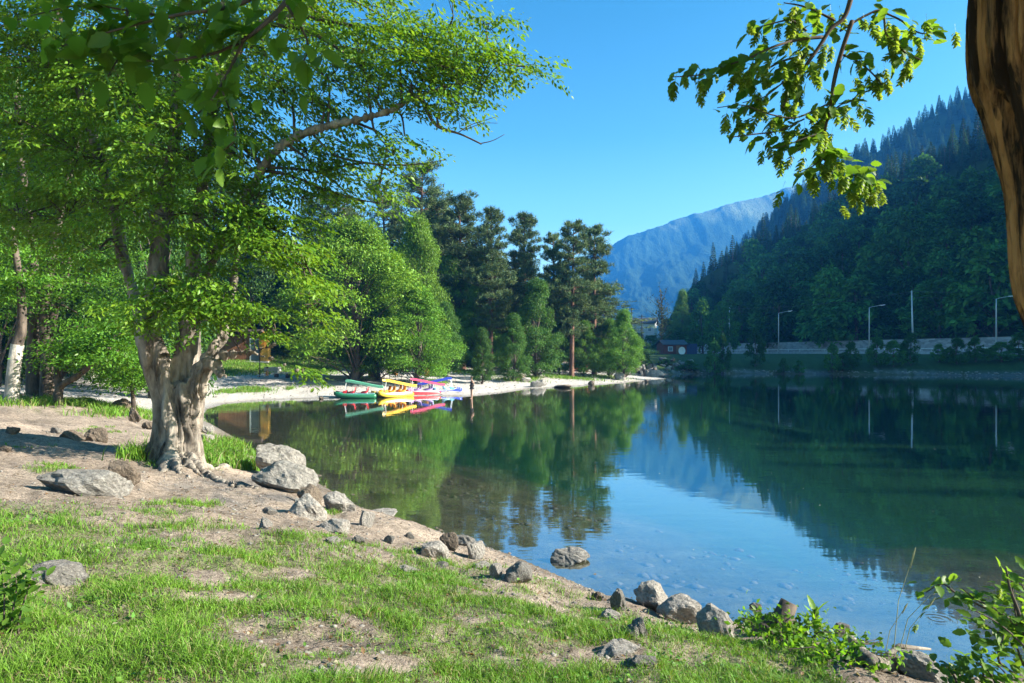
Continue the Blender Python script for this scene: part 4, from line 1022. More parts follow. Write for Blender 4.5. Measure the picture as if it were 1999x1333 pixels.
def leaf_proto(L, Wd):
    n = 9; V = []; Fs = []
    for i in range(n):
        s = i / (n - 1); wdt = Wd * .5 * math.sin(math.pi * s ** .8) ** .8 * (1.12 if i % 2 else .92); zc = -.16 * L * s * s
        V += [(s * L, -wdt, zc + wdt * .25), (s * L, 0, zc), (s * L, wdt, zc + wdt * .25)]
    for i in range(n - 1):
        a = i * 3; Fs += [(a, a + 3, a + 4, a + 1), (a + 1, a + 4, a + 5, a + 2)]
    V += [(-.18 * L, -.008 * L, .02 * L), (-.18 * L, .008 * L, .02 * L)]; b = len(V); Fs.append((b - 2, 1, b - 1))
    me = bpy.data.meshes.new('leaf'); me.from_pydata(V, [], Fs); me.update(); a = me.attributes.new('Col', 'FLOAT_COLOR', 'POINT')
    return me
def setcol(me, c):
    me.attributes['Col'].data.foreach_set('color', np.tile(np.array((*c, 1), np.float32), len(me.vertices)))
    me.materials.append(M_leaf_near); me.polygons.foreach_set('use_smooth', np.ones(len(me.polygons), bool)); return me
LP = [setcol(leaf_proto(.072, .040), c) for c in ((.11, .22, .028), (.14, .26, .035), (.09, .19, .028))]
def cluster_proto(seed):
    g = np.random.default_rng(seed); V = []; Fs = []; n = 20
    for i in range(n):
        s = i / n; a = i * 2.4; l = .028 * (1 - .5 * abs(s - .4)); d = Vector((math.cos(a) * .75, math.sin(a) * .75, -.75)).normalized(); sd = Vector((-math.sin(a), math.cos(a), 0)); p = Vector((0, 0, -s * .055)); up = d.cross(sd)
        o = len(V); V += [p, p + d * l * .5 + sd * l * .30, p + d * l, p + d * l * .5 - sd * l * .30, p + d * l * .62 + up * .004]; Fs += [(o, o + 1, o + 4), (o + 1, o + 2, o + 4), (o + 2, o + 3, o + 4), (o + 3, o, o + 4)]
    V += [(0, 0, .03), (.0012, 0, .03), (0, 0, -.05)]; o = len(V); Fs.append((o - 3, o - 2, o - 1))
    me = bpy.data.meshes.new('seed_cluster'); me.from_pydata([tuple(v) for v in V], [], Fs); me.update(); me.attributes.new('Col', 'FLOAT_COLOR', 'POINT'); return me
CP = [setcol(cluster_proto(s), c) for s, c in ((1, (.20, .29, .05)), (2, (.16, .26, .045)))]

def hang(parent, me, name, pos, axis, up, s):
    o = bpy.data.objects.new(name, me); COL.objects.link(o); o.parent = parent
    x = Vector(axis).normalized(); y = Vector(up).cross(x).normalized(); z = x.cross(y)
    o.matrix_basis = Matrix.Translation(Vector(pos)) @ Matrix((x, y, z)).transposed().to_4x4() @ Matrix.Scale(s, 4)
    return o

HB = 2.4
def hanging(name, lines, D0, nleaf, nclu, lscale, parent, seed, jit=.05):
    g = np.random.default_rng(seed); mb = MB(); pts = []
    for pl in lines:
        q = resample([(*P(a, b, D0 + d), r * (D0 + d) / F) for a, b, d, r in pl], 6); mb.tube(q[:, :3], q[:, 3], 6)
        tan = unit(np.gradient(q[:, :3], axis=0))
        for i in range(len(q)):
            if q[i, 3] * F / D0 < 4.2: pts.append((q[i, :3], tan[i]))
    o = link(name, mb.mesh(name, True), M_twig, parent)
    side = 1
    for i in range(nleaf):
        p, t_ = pts[int(g.integers(len(pts)))]; side = -side
        sdv_ = np.cross(t_, (0, 0, 1.0)); sdv_ = sdv_ / max(np.linalg.norm(sdv_), .05)
        ax = t_ * .6 + sdv_ * side * (.9 + g.normal() * .3) + np.array((0, 0, -.25 + g.normal() * .35)) + g.normal(size=3) * .25
        up = np.array((0, -.25, 1.0)) + g.normal(size=3) * .5
        hang(o, LP[int(g.integers(3))], 'leaf', p + g.normal(size=3) * jit * .35, ax, up, lscale * (.65 + .55 * g.random()))
    for i in range(nclu):
        p, t_ = pts[int(g.integers(len(pts)))]
        ax = np.array((1, 0, 0)) + g.normal(size=3) * .3; up = np.array((0, 0, 1.0)) + g.normal(size=3) * .22
        hang(o, CP[int(g.integers(2))], 'seed_cluster', p + np.array((g.normal() * jit * .5, g.normal() * jit, -.02 - .03 * g.random())), ax, up, lscale * (.8 + .5 * g.random()))
    return o
L1 = [[(1668, -30, 0, 5.5), (1650, 30, 0, 4.6), (1622, 56, 0, 4.4), (1600, 90, 0, 4), (1568, 135, 0, 3.6), (1546, 170, 0, 3), (1528, 210, 0, 2)],
      [(1664, 40, .02, 4.5), (1643, 101, .03, 4.2), (1629, 155, .03, 4), (1620, 216, .03, 3), (1611, 252, .03, 2.5), (1607, 306, .03, 2)],
      [(1606, 72, 0, 3.5), (1566, 76, -.03, 3), (1532, 84, -.06, 2.6), (1500, 95, -.08, 2.4), (1465, 112, -.1, 2.2), (1442, 120, -.1, 2), (1404, 132, -.1, 1.6), (1366, 146, -.12, 1.4), (1310, 150, -.12, 1)],
      [(1590, 105, .05, 2.5), (1540, 115, .05, 2.2), (1505, 130, .05, 2), (1478, 150, .05, 1.6), (1465, 168, .05, 1)],
      [(1640, 60, .06, 2.6), (1690, 30, .06, 2.4), (1722, 22, .06, 2.2), (1730, 66, .06, 2), (1748, 80, .06, 1.8), (1766, 101, .06, 1.4), (1800, 118, .06, 1)],
      [(1722, 22, .06, 2), (1760, 40, .06, 1.8), (1790, 62, .06, 1.5), (1813, 66, .06, 1)],
      [(1640, 105, .05, 2.2), (1672, 118, .08, 2), (1700, 140, .08, 1.6), (1722, 165, .08, 1.2)],
      [(1622, 200, .03, 2.2), (1590, 215, .0, 2), (1550, 230, -.03, 1.8), (1500, 222, -.05, 1.4), (1450, 205, -.05, 1.1), (1400, 210, -.05, .8)],
      [(1570, 232, .0, 1.8), (1520, 255, -.02, 1.6), (1470, 262, -.04, 1.4), (1424, 268, -.05, 1)],
      [(1617, 225, .02, 1.8), (1640, 205, .04, 1.5), (1660, 198, .04, 1.2), (1678, 180, .04, .9)],
      [(1612, 256, .02, 1.8), (1570, 270, 0, 1.5), (1530, 285, 0, 1.2), (1510, 290, 0, .9)],
      [(1607, 300, .03, 1.6), (1590, 322, .02, 1.4), (1560, 335, .02, 1)],
      [(1609, 290, .03, 1.4), (1626, 304, .03, 1.1), (1647, 307, .03, .8)],
      [(1560, 140, .02, 2), (1530, 160, -.02, 1.6), (1490, 190, -.02, 1.3), (1450, 200, -.02, 1)],
      [(1575, 60, .08, 2), (1545, 40, .08, 1.8), (1510, 45, .08, 1.4), (1475, 55, .08, 1)], [(1630, 40, .1, 2.5), (1590, 20, .1, 2), (1560, 10, .1, 1.6), (1530, 5, .1, 1)],
      [(1605, 310, .03, 1.2), (1650, 335, .03, 1.2), (1672, 345, .03, 1.2), (1690, 365, .03, 1)], [(1672, 330, .05, 1), (1690, 345, .05, 1), (1704, 365, .05, 1)]]
hanging('hanging_branch', L1, HB, 295, 150, .82, rtree, 81)
hanging('side_twigs', L1[2:], HB + .06, 130, 25, .78, rtree, 181, .05)
L2 = [[(590, -60, .2, 6), (560, 0, .1, 5), (500, 60, 0, 4), (430, 100, 0, 3), (330, 120, 0, 2)], [(560, -40, 0, 5), (460, 10, 0, 4), (340, 30, -.1, 3), (220, 60, -.1, 2), (120, 90, -.1, 1.5)], [(480, 70, 0, 3), (440, 150, 0, 2.5), (400, 210, 0, 2), (340, 250, 0, 1.5)],
      [(560, 10, 0, 3), (600, 80, .05, 2.2), (590, 130, .05, 1.5)], [(340, 35, 0, 2.5), (250, 20, -.1, 2), (160, 10, -.1, 1.5), (60, 30, -.1, 1)], [(300, 120, 0, 2), (230, 110, 0, 1.6), (190, 90, 0, 1)], [(430, 165, 0, 2), (460, 260, 0, 1.5), (430, 300, 0, 1)], [(250, 0, 0, 3), (240, 90, 0, 2), (210, 150, 0, 1)]]
hanging('overhead_branch', L2, 1.75, 260, 0, .9, rtree, 83, .09)
lim = MB()
for pl in ([(1.64, RTD, 5.3, .10), (1.5, 2.2, 5.5, .08), (1.3, 2.38, 5.1, .045), (1.2, 2.4, 4.72, .012)], [(1.62, RTD, 5.1, .12), (1.0, 1.95, 5.6, .09), (.2, 1.85, 5.5, .06), (-.3, 1.78, 5.0, .035), (-.5, 1.8, 4.5, .012)], [(.2, 1.85, 5.5, .045), (-.9, 1.75, 5.9, .03), (-1.9, 1.6, 5.8, .015)], [(1.64, RTD, 5.7, .11), (2.1, 1.6, 6.5, .07), (2.6, 1.2, 7.2, .03)]):
    q_ = resample(pl, 6); lim.tube(q_[:, :3], q_[:, 3], 8)
link('limb', lim.mesh('limb', True), M_bark_right, rtree)
# its unseen crown overhead; clumps added up-sun to shade the overhead branch
g_ = np.random.default_rng(85); n = 8200
bc = np.array([(0.0, 1.9, 5.9), (-.5, 1.7, 5.6), (-1.2, 1.7, 6.0), (-.2, 1.9, 5.4), (.8, 1.9, 6.2), (2.6, 1.6, 7.2), (3.0, 1.0, 7.5), (1.7, 2.2, 6.6), (.35, 1.8, 5.3), (-.1, 1.65, 4.85), (.25, 1.6, 4.9), (.5, 1.5, 4.95), (.85, 1.4, 5.1)])
k = g_.integers(len(bc), size=n); C = bc[k] + g_.normal(size=(n, 3)) * np.array((.30, .22, .2))
keepm = (EYE + C[:, 1] * 690 / F + .12 < C[:, 2]); C = C[keepm]; n = len(C)
V, T = leaf_mesh_arrays(C, unit(g_.normal(size=(n, 3)) + np.array((0, 0, -.3))), unit(g_.normal(size=(n, 3)) * .5 + np.array((0, 0, 1))), np.full(n, .08), np.full(n, .045))
link('crown', mesh_np('crown', V, T, np.repeat(jcol(n, GREEN), 4, 0)), M_leaf, rtree)

# ------------------------------------------------------------------ rocks
def rock_mesh(seed, facets=9, sub=4, rough=.07):
    g = np.random.default_rng(seed)
    bm = bmesh.new(); bmesh.ops.create_icosphere(bm, subdivisions=sub, radius=1.0)
    d = np.array([v.co for v in bm.verts]); n = unit(g.normal(size=(facets, 3))); hgt = .62 + .38 * g.random(facets)
    dp = d @ n.T; r = np.where(dp > .05, hgt / np.maximum(dp, .05), 9).min(1); r = np.minimum(r, 1.25)
    r = r + .10 * (np.abs(vnoise(d[:, 0] * 2.3 + d[:, 2] * 1.7 + 5, d[:, 1] * 2.3 + d[:, 2], seed + 3) - .5) * -2 + .5)
    r = r * (1 + (vnoise(d[:, 0] * 3.5 + d[:, 2] * 2, d[:, 1] * 3.5 - d[:, 2], seed) - .5) * rough * 3 + (vnoise(d[:, 0] * 9 + d[:, 2] * 7, d[:, 1] * 9, seed + 1) - .5) * rough)
    co = d * r[:, None]; co = (co - (co.max(0) + co.min(0)) / 2) / ((co.max(0) - co.min(0)) / 2)
    for v, c in zip(bm.verts, co): v.co = c
    me = bpy.data.meshes.new('rock'); bm.to_mesh(me); bm.free(); return me
def rock(px, py, wpx, hpx, label, mat=0, seed=0, rz=0., tilt=0., sink=.32, group=None, water=False, depth=.75, sub=4):
    p = np.array((*W0(px, py), 0.0)) if water else on(px, py)
    D = p[1]; wd = wpx / F * D / 2; hh = hpx / F * D
    me = rock_mesh(seed * 7 + 13, sub=sub); me.materials.append(ROCKM[mat])
    o = bpy.data.objects.new('rock', me); COL.objects.link(o)
    sz = hh / (2 - sink * 2) * 1.0
    o.scale = (wd * 1.0, wd * depth, sz); o.rotation_euler = (0, tilt, rz)
    o.location = (p[0] * (1 + wd * depth * .6 / p[1]), p[1] + wd * depth * .6, max(p[2], -.02) + sz * (1 - 2 * sink) * .85)
    return tag(o, label, 'rock', group)
RK = [(165, 968, 160, 52, 'long pale slab of rock lying at the grass edge on the left', 0, 1, .1, .12, .3), (240, 948, 66, 52, 'rounded brown boulder standing beside the long pale slab', 1, 2, .3, 0, .12),
 (545, 938, 100, 70, 'big jagged grey rock at the water edge right of the trunk', 0, 3, .3, .2, .2), (560, 962, 120, 58, 'wide rough grey rock in front of the jagged one', 0, 4, -.2, .25, .2), (606, 988, 52, 42, 'dark wedge of rock in shadow beside the wide grey rock', 1, 5, .8, 0, .15),
 (602, 1012, 74, 48, 'pale triangular rock below the dark wedge', 2, 6, .2, .1, .25), (662, 1000, 70, 34, 'sloping pale rock touching the water past the dark wedge', 2, 7, -.4, .3, .25), (652, 1040, 62, 24, 'flat pale stone set in the dirt slope', 2, 8, .2, .05, .35), (518, 1030, 28, 20, 'small pale stone alone on the bare dirt', 2, 9, 0, 0, .3),
 (716, 1028, 30, 30, 'upright small pale stone at the shore before the flat island stone', 2, 11, .4, .3, .25), (876, 1075, 36, 34, 'dark faced boulder near the water with pale neighbours', 1, 12, .2, 0, .15), (908, 1066, 40, 18, 'flat grey stone behind the dark faced boulder', 0, 13, 0, .1, .25), (926, 1092, 42, 36, 'angular pale stone right of the dark faced boulder', 2, 14, .5, .2, .2),
 (848, 1090, 60, 34, 'sloping pale stone half in the turf left of the dark faced boulder', 2, 15, .3, .35, .3), (968, 1130, 28, 30, 'narrow white stone of the pair on the sandy shore', 2, 16, .2, 0, .2), (1012, 1140, 54, 42, 'wide grey stone of the pair on the sandy shore', 0, 17, .1, .2, .25),
 (1207, 1195, 36, 46, 'upright speckled grey stone before the two big boulders', 0, 18, .1, 0, .15), (1275, 1192, 78, 56, 'big round pale boulder at the water edge', 2, 19, .4, .1, .15), (1326, 1216, 92, 54, 'flat topped boulder with a dark undercut front', 2, 20, 0, 0, .12), (1398, 1242, 80, 54, 'pale rounded boulder last in the row along the grass', 2, 21, -.3, .2, .2),
 (1242, 1240, 50, 34, 'low jagged stone in the grass below the flat topped boulder', 0, 22, .4, .3, .3), (1190, 1210, 44, 16, 'low pale stone at the foot of the upright speckled one', 2, 23, 0, 0, .4), (110, 1142, 115, 36, 'weathered stone half buried in the grass at lower left', 0, 25, .2, .15, .45), (1205, 1282, 95, 24, 'flat pale stone half buried in the front lawn', 2, 26, .1, .05, .5),
 (1260, 1300, 60, 14, 'thin grey stone sunk in the front lawn', 0, 27, .3, 0, .5), (190, 862, 46, 28, 'dark stone in the tree shade left of the trunk', 1, 28, .2, 0, .2), (142, 858, 46, 18, 'low flat stone in the tree shade near the dark stone', 1, 29, 0, .1, .35), (108, 845, 26, 12, 'small stone left of the flat stone in the shade', 0, 30, 0, 0, .35),
 (264, 824, 24, 30, 'square brown stone standing by the path left of the trunk', 1, 31, .3, 0, .15), (236, 800, 34, 24, 'brown stone at the end of the path among weeds', 1, 32, .2, .2, .2), (262, 792, 26, 14, 'flat stone behind the brown one at the path end', 2, 33, 0, 0, .3), (405, 848, 32, 18, 'pale stone behind the trunk at the inlet', 2, 34, 0, .1, .25), (405, 866, 28, 18, 'second pale stone behind the trunk, nearer the roots', 2, 35, .4, .2, .25),
 (22, 848, 30, 14, 'dark root like stone at the left edge', 1, 36, 0, .1, .35), (12, 882, 22, 12, 'small brown stone at the left edge', 1, 37, 0, 0, .35), (290, 838, 24, 14, 'brown stone against the left foot of the trunk', 1, 38, 0, 0, .3), (700, 1062, 26, 16, 'dark little rock in the turf above the shore', 0, 39, .4, 0, .3), (760, 1060, 22, 14, 'dark small rock near the water line', 0, 40, 0, 0, .3),
 (800, 1052, 20, 12, 'tiny dark rock by the ripples', 0, 41, 0, 0, .3), (940, 1112, 34, 14, 'low pale stone between the angular stone and the pair', 2, 42, .2, 0, .35), (1165, 1172, 22, 16, 'small dark stone left of the upright speckled one', 1, 43, 0, 0, .25), (650, 1062, 30, 12, 'broken pale stone beside a root on the dirt', 2, 44, .2, 0, .35), (525, 1005, 30, 14, 'low grey stone above the small pale one', 0, 45, .2, .2, .35),
 (1800, 1325, 100, 40, 'long pale rock behind the driftwood at lower right', 2, 46, -.3, .3, .25), (800, 1118, 40, 12, 'pale stone flush with the worn grass', 2, 47, 0, 0, .45), (860, 1110, 30, 10, 'second pale stone flush with the worn grass', 0, 48, 0, 0, .45)]
for r in RK: rock(*r)
for r in [(745, 1014, 64, 16, 'flat pale stone breaking the water near the shore', 2, 50, 0, 0, .3), (722, 1013, 22, 12, 'small pale stone touching the flat one in the water', 2, 51, 0, 0, .3), (1113, 1098, 80, 24, 'dark flat rock standing alone in the lake', 0, 52, .1, 0, .35), (1475, 1188, 24, 10, 'small stone in the shallows above the stump', 0, 53, 0, 0, .3), (1642, 1232, 34, 14, 'small stone in the shallows right of the leafy plant', 0, 54, 0, 0, .3)]:
    rock(*r, water=True)
BR = [(1013, 740, 26, 12, 'dark boulder lying on the beach grass by the light green tuft', 1), (1026, 746, 22, 10, 'pale boulder in front of the dark beach boulder', 2), (1046, 757, 24, 16, 'upright grey rock at the beach water line', 0), (1058, 753, 22, 14, 'grey rock behind the upright one at the beach water line', 0), (1155, 752, 18, 10, 'dark small rock on the beach edge', 1), (1210, 742, 30, 18, 'big round boulder on the end of the beach', 2),
 (1190, 733, 16, 6, 'flat stone on the pale beach path', 0), (1100, 757, 40, 6, 'long dark low rock at the beach edge', 1), (956, 762, 8, 7, 'dark lump standing in the water near the bather', 1), (1262, 746, 8, 6, 'small dark rock near the tip of the beach', 1), (627, 779, 10, 6, 'small dark rock in the shallows left of the green boat', 1), (905, 766, 10, 6, 'dark rock by the bather', 1)]
for i, (px, py, w_, h_, lab, mt) in enumerate(BR): rock(px, py, w_, h_, lab, mt, 70 + i, .3 * i, .1, .2, water=(py > 755), sub=2)
g_ = np.random.default_rng(12)
for i in range(34):
    px = 1212 + 72 * g_.random(); py = 733 - (g_.random() ** 1.2) * 28 * (1 - abs(px - 1243) / 60)
    rock(px, py, 9 + 9 * g_.random(), 7 + 6 * g_.random(), 'grey boulder in the heap at the tip of the wood', int(g_.integers(3)), 100 + i, g_.random() * 3, .2, .2, 'boulders heaped at the tip of the wood', sub=2)
rock(1281, 736, 32, 16, 'long smooth pale boulder at the right end of the boulder heap', 2, 150, .2, .2, .2, sub=2)
for i in range(26):
    px = 1290 + 60 * g_.random(); py = 724 - 20 * g_.random()
    rock(px, py, 6 + 7 * g_.random(), 4 + 4 * g_.random(), 'pale rock in the bank below the red hut', int(g_.integers(3)), 160 + i, g_.random() * 3, .2, .2, 'rocks in the bank below the red hut', sub=2)

# pebbles, twigs, far shingle and stones under the water: uncountable
def pebbles(name, P0, S, mat, flat=.6):
    g = np.random.default_rng(len(P0)); n = len(P0)
    bv = unit(np.array([(1, 0, 0), (-1, 0, 0), (0, 1, 0), (0, -1, 0), (0, 0, 1), (0, 0, -1.0)]))
    f = np.array([(0, 2, 4), (2, 1, 4), (1, 3, 4), (3, 0, 4), (2, 0, 5), (1, 2, 5), (3, 1, 5), (0, 3, 5)])
    r = S[:, None, None] * (.6 + .7 * g.random((n, 6, 1))) * bv[None] * np.array((1, 1, flat))
    a = g.random(n) * 6.28; ca, sa = np.cos(a)[:, None], np.sin(a)[:, None]
    V = np.stack([r[..., 0] * ca - r[..., 1] * sa, r[..., 0] * sa + r[..., 1] * ca, r[..., 2]], -1) + P0[:, None]
    T = (np.arange(n)[:, None, None] * 6 + f[None]).reshape(-1, 3)
    return tag(link(name, mesh_np(name, V.reshape(-1, 3), T), mat), kind='stuff')
g_ = np.random.default_rng(21)
n = 26000; th = np.radians(-40 + 75 * g_.random(n)); rr_ = 3 + 22 * g_.random(n) ** 1.3; X = rr_ * np.sin(th); Y = rr_ * np.cos(th); sdv = lake_sd(X, Y); Z = gz(X, Y)
ok = (sdv > .02) & (grass_mask(X, Y, Z) < .35) & (g_.random(n) < .35 + .65 * (sdv < 1.2)); pebbles('pebbles', np.stack([X, Y, Z], 1)[ok], (.008 + .028 * g_.random(n) ** 3)[ok], M_rock)
n = 5000; X = -8 + 18 * g_.random(n); Y = 5 + 22 * g_.random(n); sdv = lake_sd(X, Y); ok = (sdv < -.05) & (sdv > -4.5) & (X < 5.0 + 1.5 * g_.random(n)) & (fbm(X * .9, Y * .9, 3, 66) > .40); Z = gz(X, Y); pebbles('lakebed_stones', np.stack([X, Y, Z], 1)[ok], (.025 + .13 * g_.random(n) ** 4)[ok], M_rock2, .45)
n = 9000; X = 10 + 80 * g_.random(n); Y = 96 + 24 * g_.random(n); sdv = lake_sd(X, Y); ok = (sdv > .0) & (sdv < 1.3) & (Y > 99); pebbles('far_shingle', np.stack([X, Y, gz(X, Y)], 1)[ok], (.08 + .22 * g_.random(n) ** 2)[ok], M_rock3)
n = 5000; X = -26 + 46 * g_.random(n); Y = 45 + 45 * g_.random(n); sdv = lake_sd(X, Y); ok = (sdv > 0) & (sdv < 13); pebbles('beach_stones', np.stack([X, Y, gz(X, Y)], 1)[ok], (.03 + .1 * g_.random(n) ** 4)[ok], M_rock)
n = 6500; th = np.radians(-40 + 70 * g_.random(n)); rr_ = 4 + 18 * g_.random(n); X = rr_ * np.sin(th); Y = rr_ * np.cos(th); sdv = lake_sd(X, Y); ok = sdv > .3; X, Y = X[ok], Y[ok]; n = len(X); a = g_.random(n) * 6.28; l = .04 + .16 * g_.random(n) ** 2
d = np.stack([np.cos(a), np.sin(a), 0 * a], 1); s_ = np.stack([-np.sin(a), np.cos(a), 0 * a], 1); b = np.stack([X, Y, gz(X, Y) + .012], 1)
V = np.stack([b - s_ * .004, b + s_ * .004, b + d * l[:, None] + np.array((0, 0, .01))], 1).reshape(-1, 3)
tag(link('fallen_twigs', mesh_np('fallen_twigs', V, np.arange(n * 3).reshape(-1, 3)), M_twig), kind='stuff')

# ------------------------------------------------------------------ grass
def blades(name, X, Y, hgt, wid, col, lean=.5, mat=M_grass, seed=0, zoff=-.01):
    g = np.random.default_rng(seed); n = len(X); Z = gz(X, Y) + zoff
    a = g.random(n) * 6.28; d = np.stack([np.cos(a), np.sin(a), 0 * a], 1); ln = lean * (.3 + g.random(n))
    fa = g.random(n) * 3.14; s = np.stack([np.cos(fa), np.sin(fa), 0 * a], 1) * wid[:, None] * .5
    b = np.stack([X, Y, Z], 1); up = np.array((0, 0, 1.0)); h = hgt[:, None]
    m1_ = b + up * h * .55 + d * (ln * hgt * .3)[:, None]; tp = b + up * h * (1 - .25 * ln[:, None]) + d * (ln * hgt)[:, None]
    V = np.stack([b - s, b + s, m1_ - s * .8, m1_ + s * .8, tp], 1).reshape(-1, 3)
    k = np.arange(n)[:, None] * 5; T = np.concatenate([k + np.array([[0, 1, 3]]), k + np.array([[0, 3, 2]]), k + np.array([[2, 3, 4]])], 1).reshape(-1, 3)
    return tag(link(name, mesh_np(name, V, T, np.repeat(col, 5, 0)), mat), kind='stuff')
def gcol(X, Y, n, g):
    v = fbm(X * .9, Y * .9, 3, 71)[:, None]; base = np.array((.105, .235, .026)) * (1 - v) + np.array((.17, .30, .035)) * v
    c = base * (.7 + .6 * g.random((n, 1))); dry = g.random(n) < .13; c[dry] = np.array((.26, .24, .11)) * (.7 + .6 * g.random((dry.sum(), 1))); return c
g_ = np.random.default_rng(31)
n = 1250000; th = np.radians(-66 + 106 * g_.random(n)); rr_ = 1.8 + 20 * g_.random(n) ** 1.7; X = rr_ * np.sin(th); Y = rr_ * np.cos(th)
Zt = gz(X, Y); gmv = grass_mask(X, Y, Zt); clump = sstep(.25, .6, fbm(X * 2.6, Y * 2.6, 3, 73))
ok = g_.random(n) < gmv * (.5 + .5 * clump); X, Y, rr_, clump = X[ok], Y[ok], rr_[ok], clump[ok]; n = len(X); print('grass blades', n)
blades('grass', X, Y, (.03 + .06 * g_.random(n)) * (.6 + .7 * clump), .0024 + .0006 * rr_, gcol(X, Y, n, g_), .9, seed=5)
# leaf litter and low broad leaved weeds among the grass
n = 9000; th = np.radians(-62 + 100 * g_.random(n)); rr_ = 2.4 + 16 * g_.random(n) ** 1.5; X = rr_ * np.sin(th); Y = rr_ * np.cos(th); Zt = gz(X, Y); ok = lake_sd(X, Y) > .2
C = np.stack([X, Y, Zt + .012], 1)[ok]; n = len(C); L = .02 + .035 * g_.random(n); V, T = leaf_mesh_arrays(C, unit(g_.normal(size=(n, 3)) * np.array((1, 1, .12))), unit(g_.normal(size=(n, 3)) * .35 + np.array((0, 0, 1))), L, L * .55)
lc = jcol(n, (.16, .10, .055), .5); lc[g_.random(n) < .3] = np.array((.34, .30, .22))
tag(link('leaf_litter', mesh_np('leaf_litter', V, T, np.repeat(lc, 4, 0)), M_grass), kind='stuff')
n = 26000; th = np.radians(-42 + 80 * g_.random(n)); rr_ = 2.3 + 11 * g_.random(n) ** 1.4; X = rr_ * np.sin(th); Y = rr_ * np.cos(th); Zt = gz(X, Y)
ok = g_.random(n) < grass_mask(X, Y, Zt) * sstep(.47, .62, fbm(X * 1.6 + 4, Y * 1.6, 3, 91)); C = np.stack([X, Y, Zt + .01 + .05 * g_.random(n)], 1)[ok]; n = len(C); L = .018 + .03 * g_.random(n)
V, T = leaf_mesh_arrays(C, unit(g_.normal(size=(n, 3)) * np.array((1, 1, .4)) + np.array((0, 0, .2))), unit(g_.normal(size=(n, 3)) * .4 + np.array((0, 0, 1))), L, L * .7)
tag(link('clover', mesh_np('clover', V, T, np.repeat(jcol(n, (.10, .22, .035), .3), 4, 0)), M_grass), kind='stuff')
# weeds at the water by the trunk and tufts on the beach
def tuft_set(name, spots, dens, h0, seed, base=None):
    g = np.random.default_rng(seed); XX, YY = [], []
    for px, py, rx, ry in spots:
        p = on(px, py); k = int(dens * rx * ry)
        e = np.abs(on(px, py - ry)[1] - on(px, py + ry)[1]) / 2 + .05
        u = g.normal(size=(k, 2)) * .45; XX.append(p[0] + u[:, 0] * rx / F * p[1]); YY.append(p[1] + u[:, 1] * e)
    X = np.concatenate(XX); Y = np.concatenate(YY); ok = lake_sd(X, Y) > .05; X, Y = X[ok], Y[ok]; n = len(X)
    blades(name, X, Y, h0 * (.4 + .8 * g.random(n)), np.full(n, h0 * .045) + Y * .0006, gcol(X, Y, n, g), .6, seed=seed)
tuft_set('shore_weeds', [(425, 880, 26, 18), (455, 902, 22, 14), (440, 865, 20, 10), (400, 900, 20, 8), (270, 895, 20, 8), (480, 918, 16, 8)], 2.2, .34, 41)
tuft_set('beach_grass', [(495, 762, 40, 6), (442, 767, 22, 5), (566, 759, 10, 3), (850, 748, 26, 4), (1000, 742, 60, 3), (1110, 738, 70, 4), (1180, 736, 50, 3), (1040, 738, 16, 6), (930, 729, 60, 4), (440, 720, 60, 20), (520, 715, 80, 18), (610, 726, 60, 8), (205, 795, 40, 10), (240, 808, 24, 8), (150, 790, 60, 8), (860, 722, 70, 6)], 5, .3, 42)

# ------------------------------------------------------------------ people
def skin_body(name, J, E, mat, parent, root):
    me = bpy.data.meshes.new(name); keys = list(J); me.from_pydata([J[k][:3] for k in keys], [(keys.index(a), keys.index(b)) for a, b in E], [])
    o = child(name, me, mat, parent)
    o.modifiers.new('skin', 'SKIN'); sv = me.skin_vertices[0].data
    for i, k in enumerate(keys): r = J[k][3]; sv[i].radius = (r, r * (J[k][4] if len(J[k]) > 4 else 1))
    sv[keys.index(root)].use_root = True
    s_ = o.modifiers.new('sub', 'SUBSURF'); s_.levels = 1; s_.render_levels = 1
    return o
M_skin = simple('skin', (.46, .27, .19), .6, .3, .08, 20); M_hair = simple('dark_hair', (.03, .022, .018), .6, .3, .2, 30)
M_black = simple('black_cloth', (.02, .02, .024), .8, .2, .2, 20); M_orange = simple('orange_cloth', (.75, .28, .05), .8, .2, .1, 20)
M_grey = simple('grey_cloth', (.42, .43, .47), .8, .2, .15, 20); M_white_c = simple('pale_cloth', (.62, .58, .60), .8, .2, .3, 25)
def head(parent, c, f, mat_hair):
    """head with nose, ears and a cap of hair; f = facing angle"""
    bm = bmesh.new(); bmesh.ops.create_uvsphere(bm, u_segments=14, v_segments=10, radius=1.0)
    for v in bm.verts:
        x, y, z = v.co; k = 1 - .22 * max(0, -z); v.co = (x * .092 * k + (.018 if (x > .8 and abs(y) < .35 and -.35 < z < .2) else 0), y * .074 * k, z * .115)
    me = bpy.data.meshes.new('head'); bm.to_mesh(me); bm.free()
    h = child('head', me, M_skin, parent); h.location = c; h.rotation_euler = (0, 0, f)
    bm = bmesh.new(); bmesh.ops.create_uvsphere(bm, u_segments=14, v_segments=10, radius=1.0)
    bmesh.ops.delete(bm, geom=[v for v in bm.verts if v.co.z < -.35 or (v.co.x > .45 and v.co.z < .45)], context='VERTS')
    for v in bm.verts: v.co = (v.co.x * .102 - .008, v.co.y * .084, v.co.z * .124 + .004)
    me = bpy.data.meshes.new('hair'); bm.to_mesh(me); bm.free()
    o = child('hair', me, mat_hair, parent); o.location = c; o.rotation_euler = (0, 0, f)
bp_ = W0(921, 778)
per = thing('person', 'bather in a black swimsuit standing hands on hips at the water edge', 'person', (bp_[0], bp_[1], -.06), None, R(200))
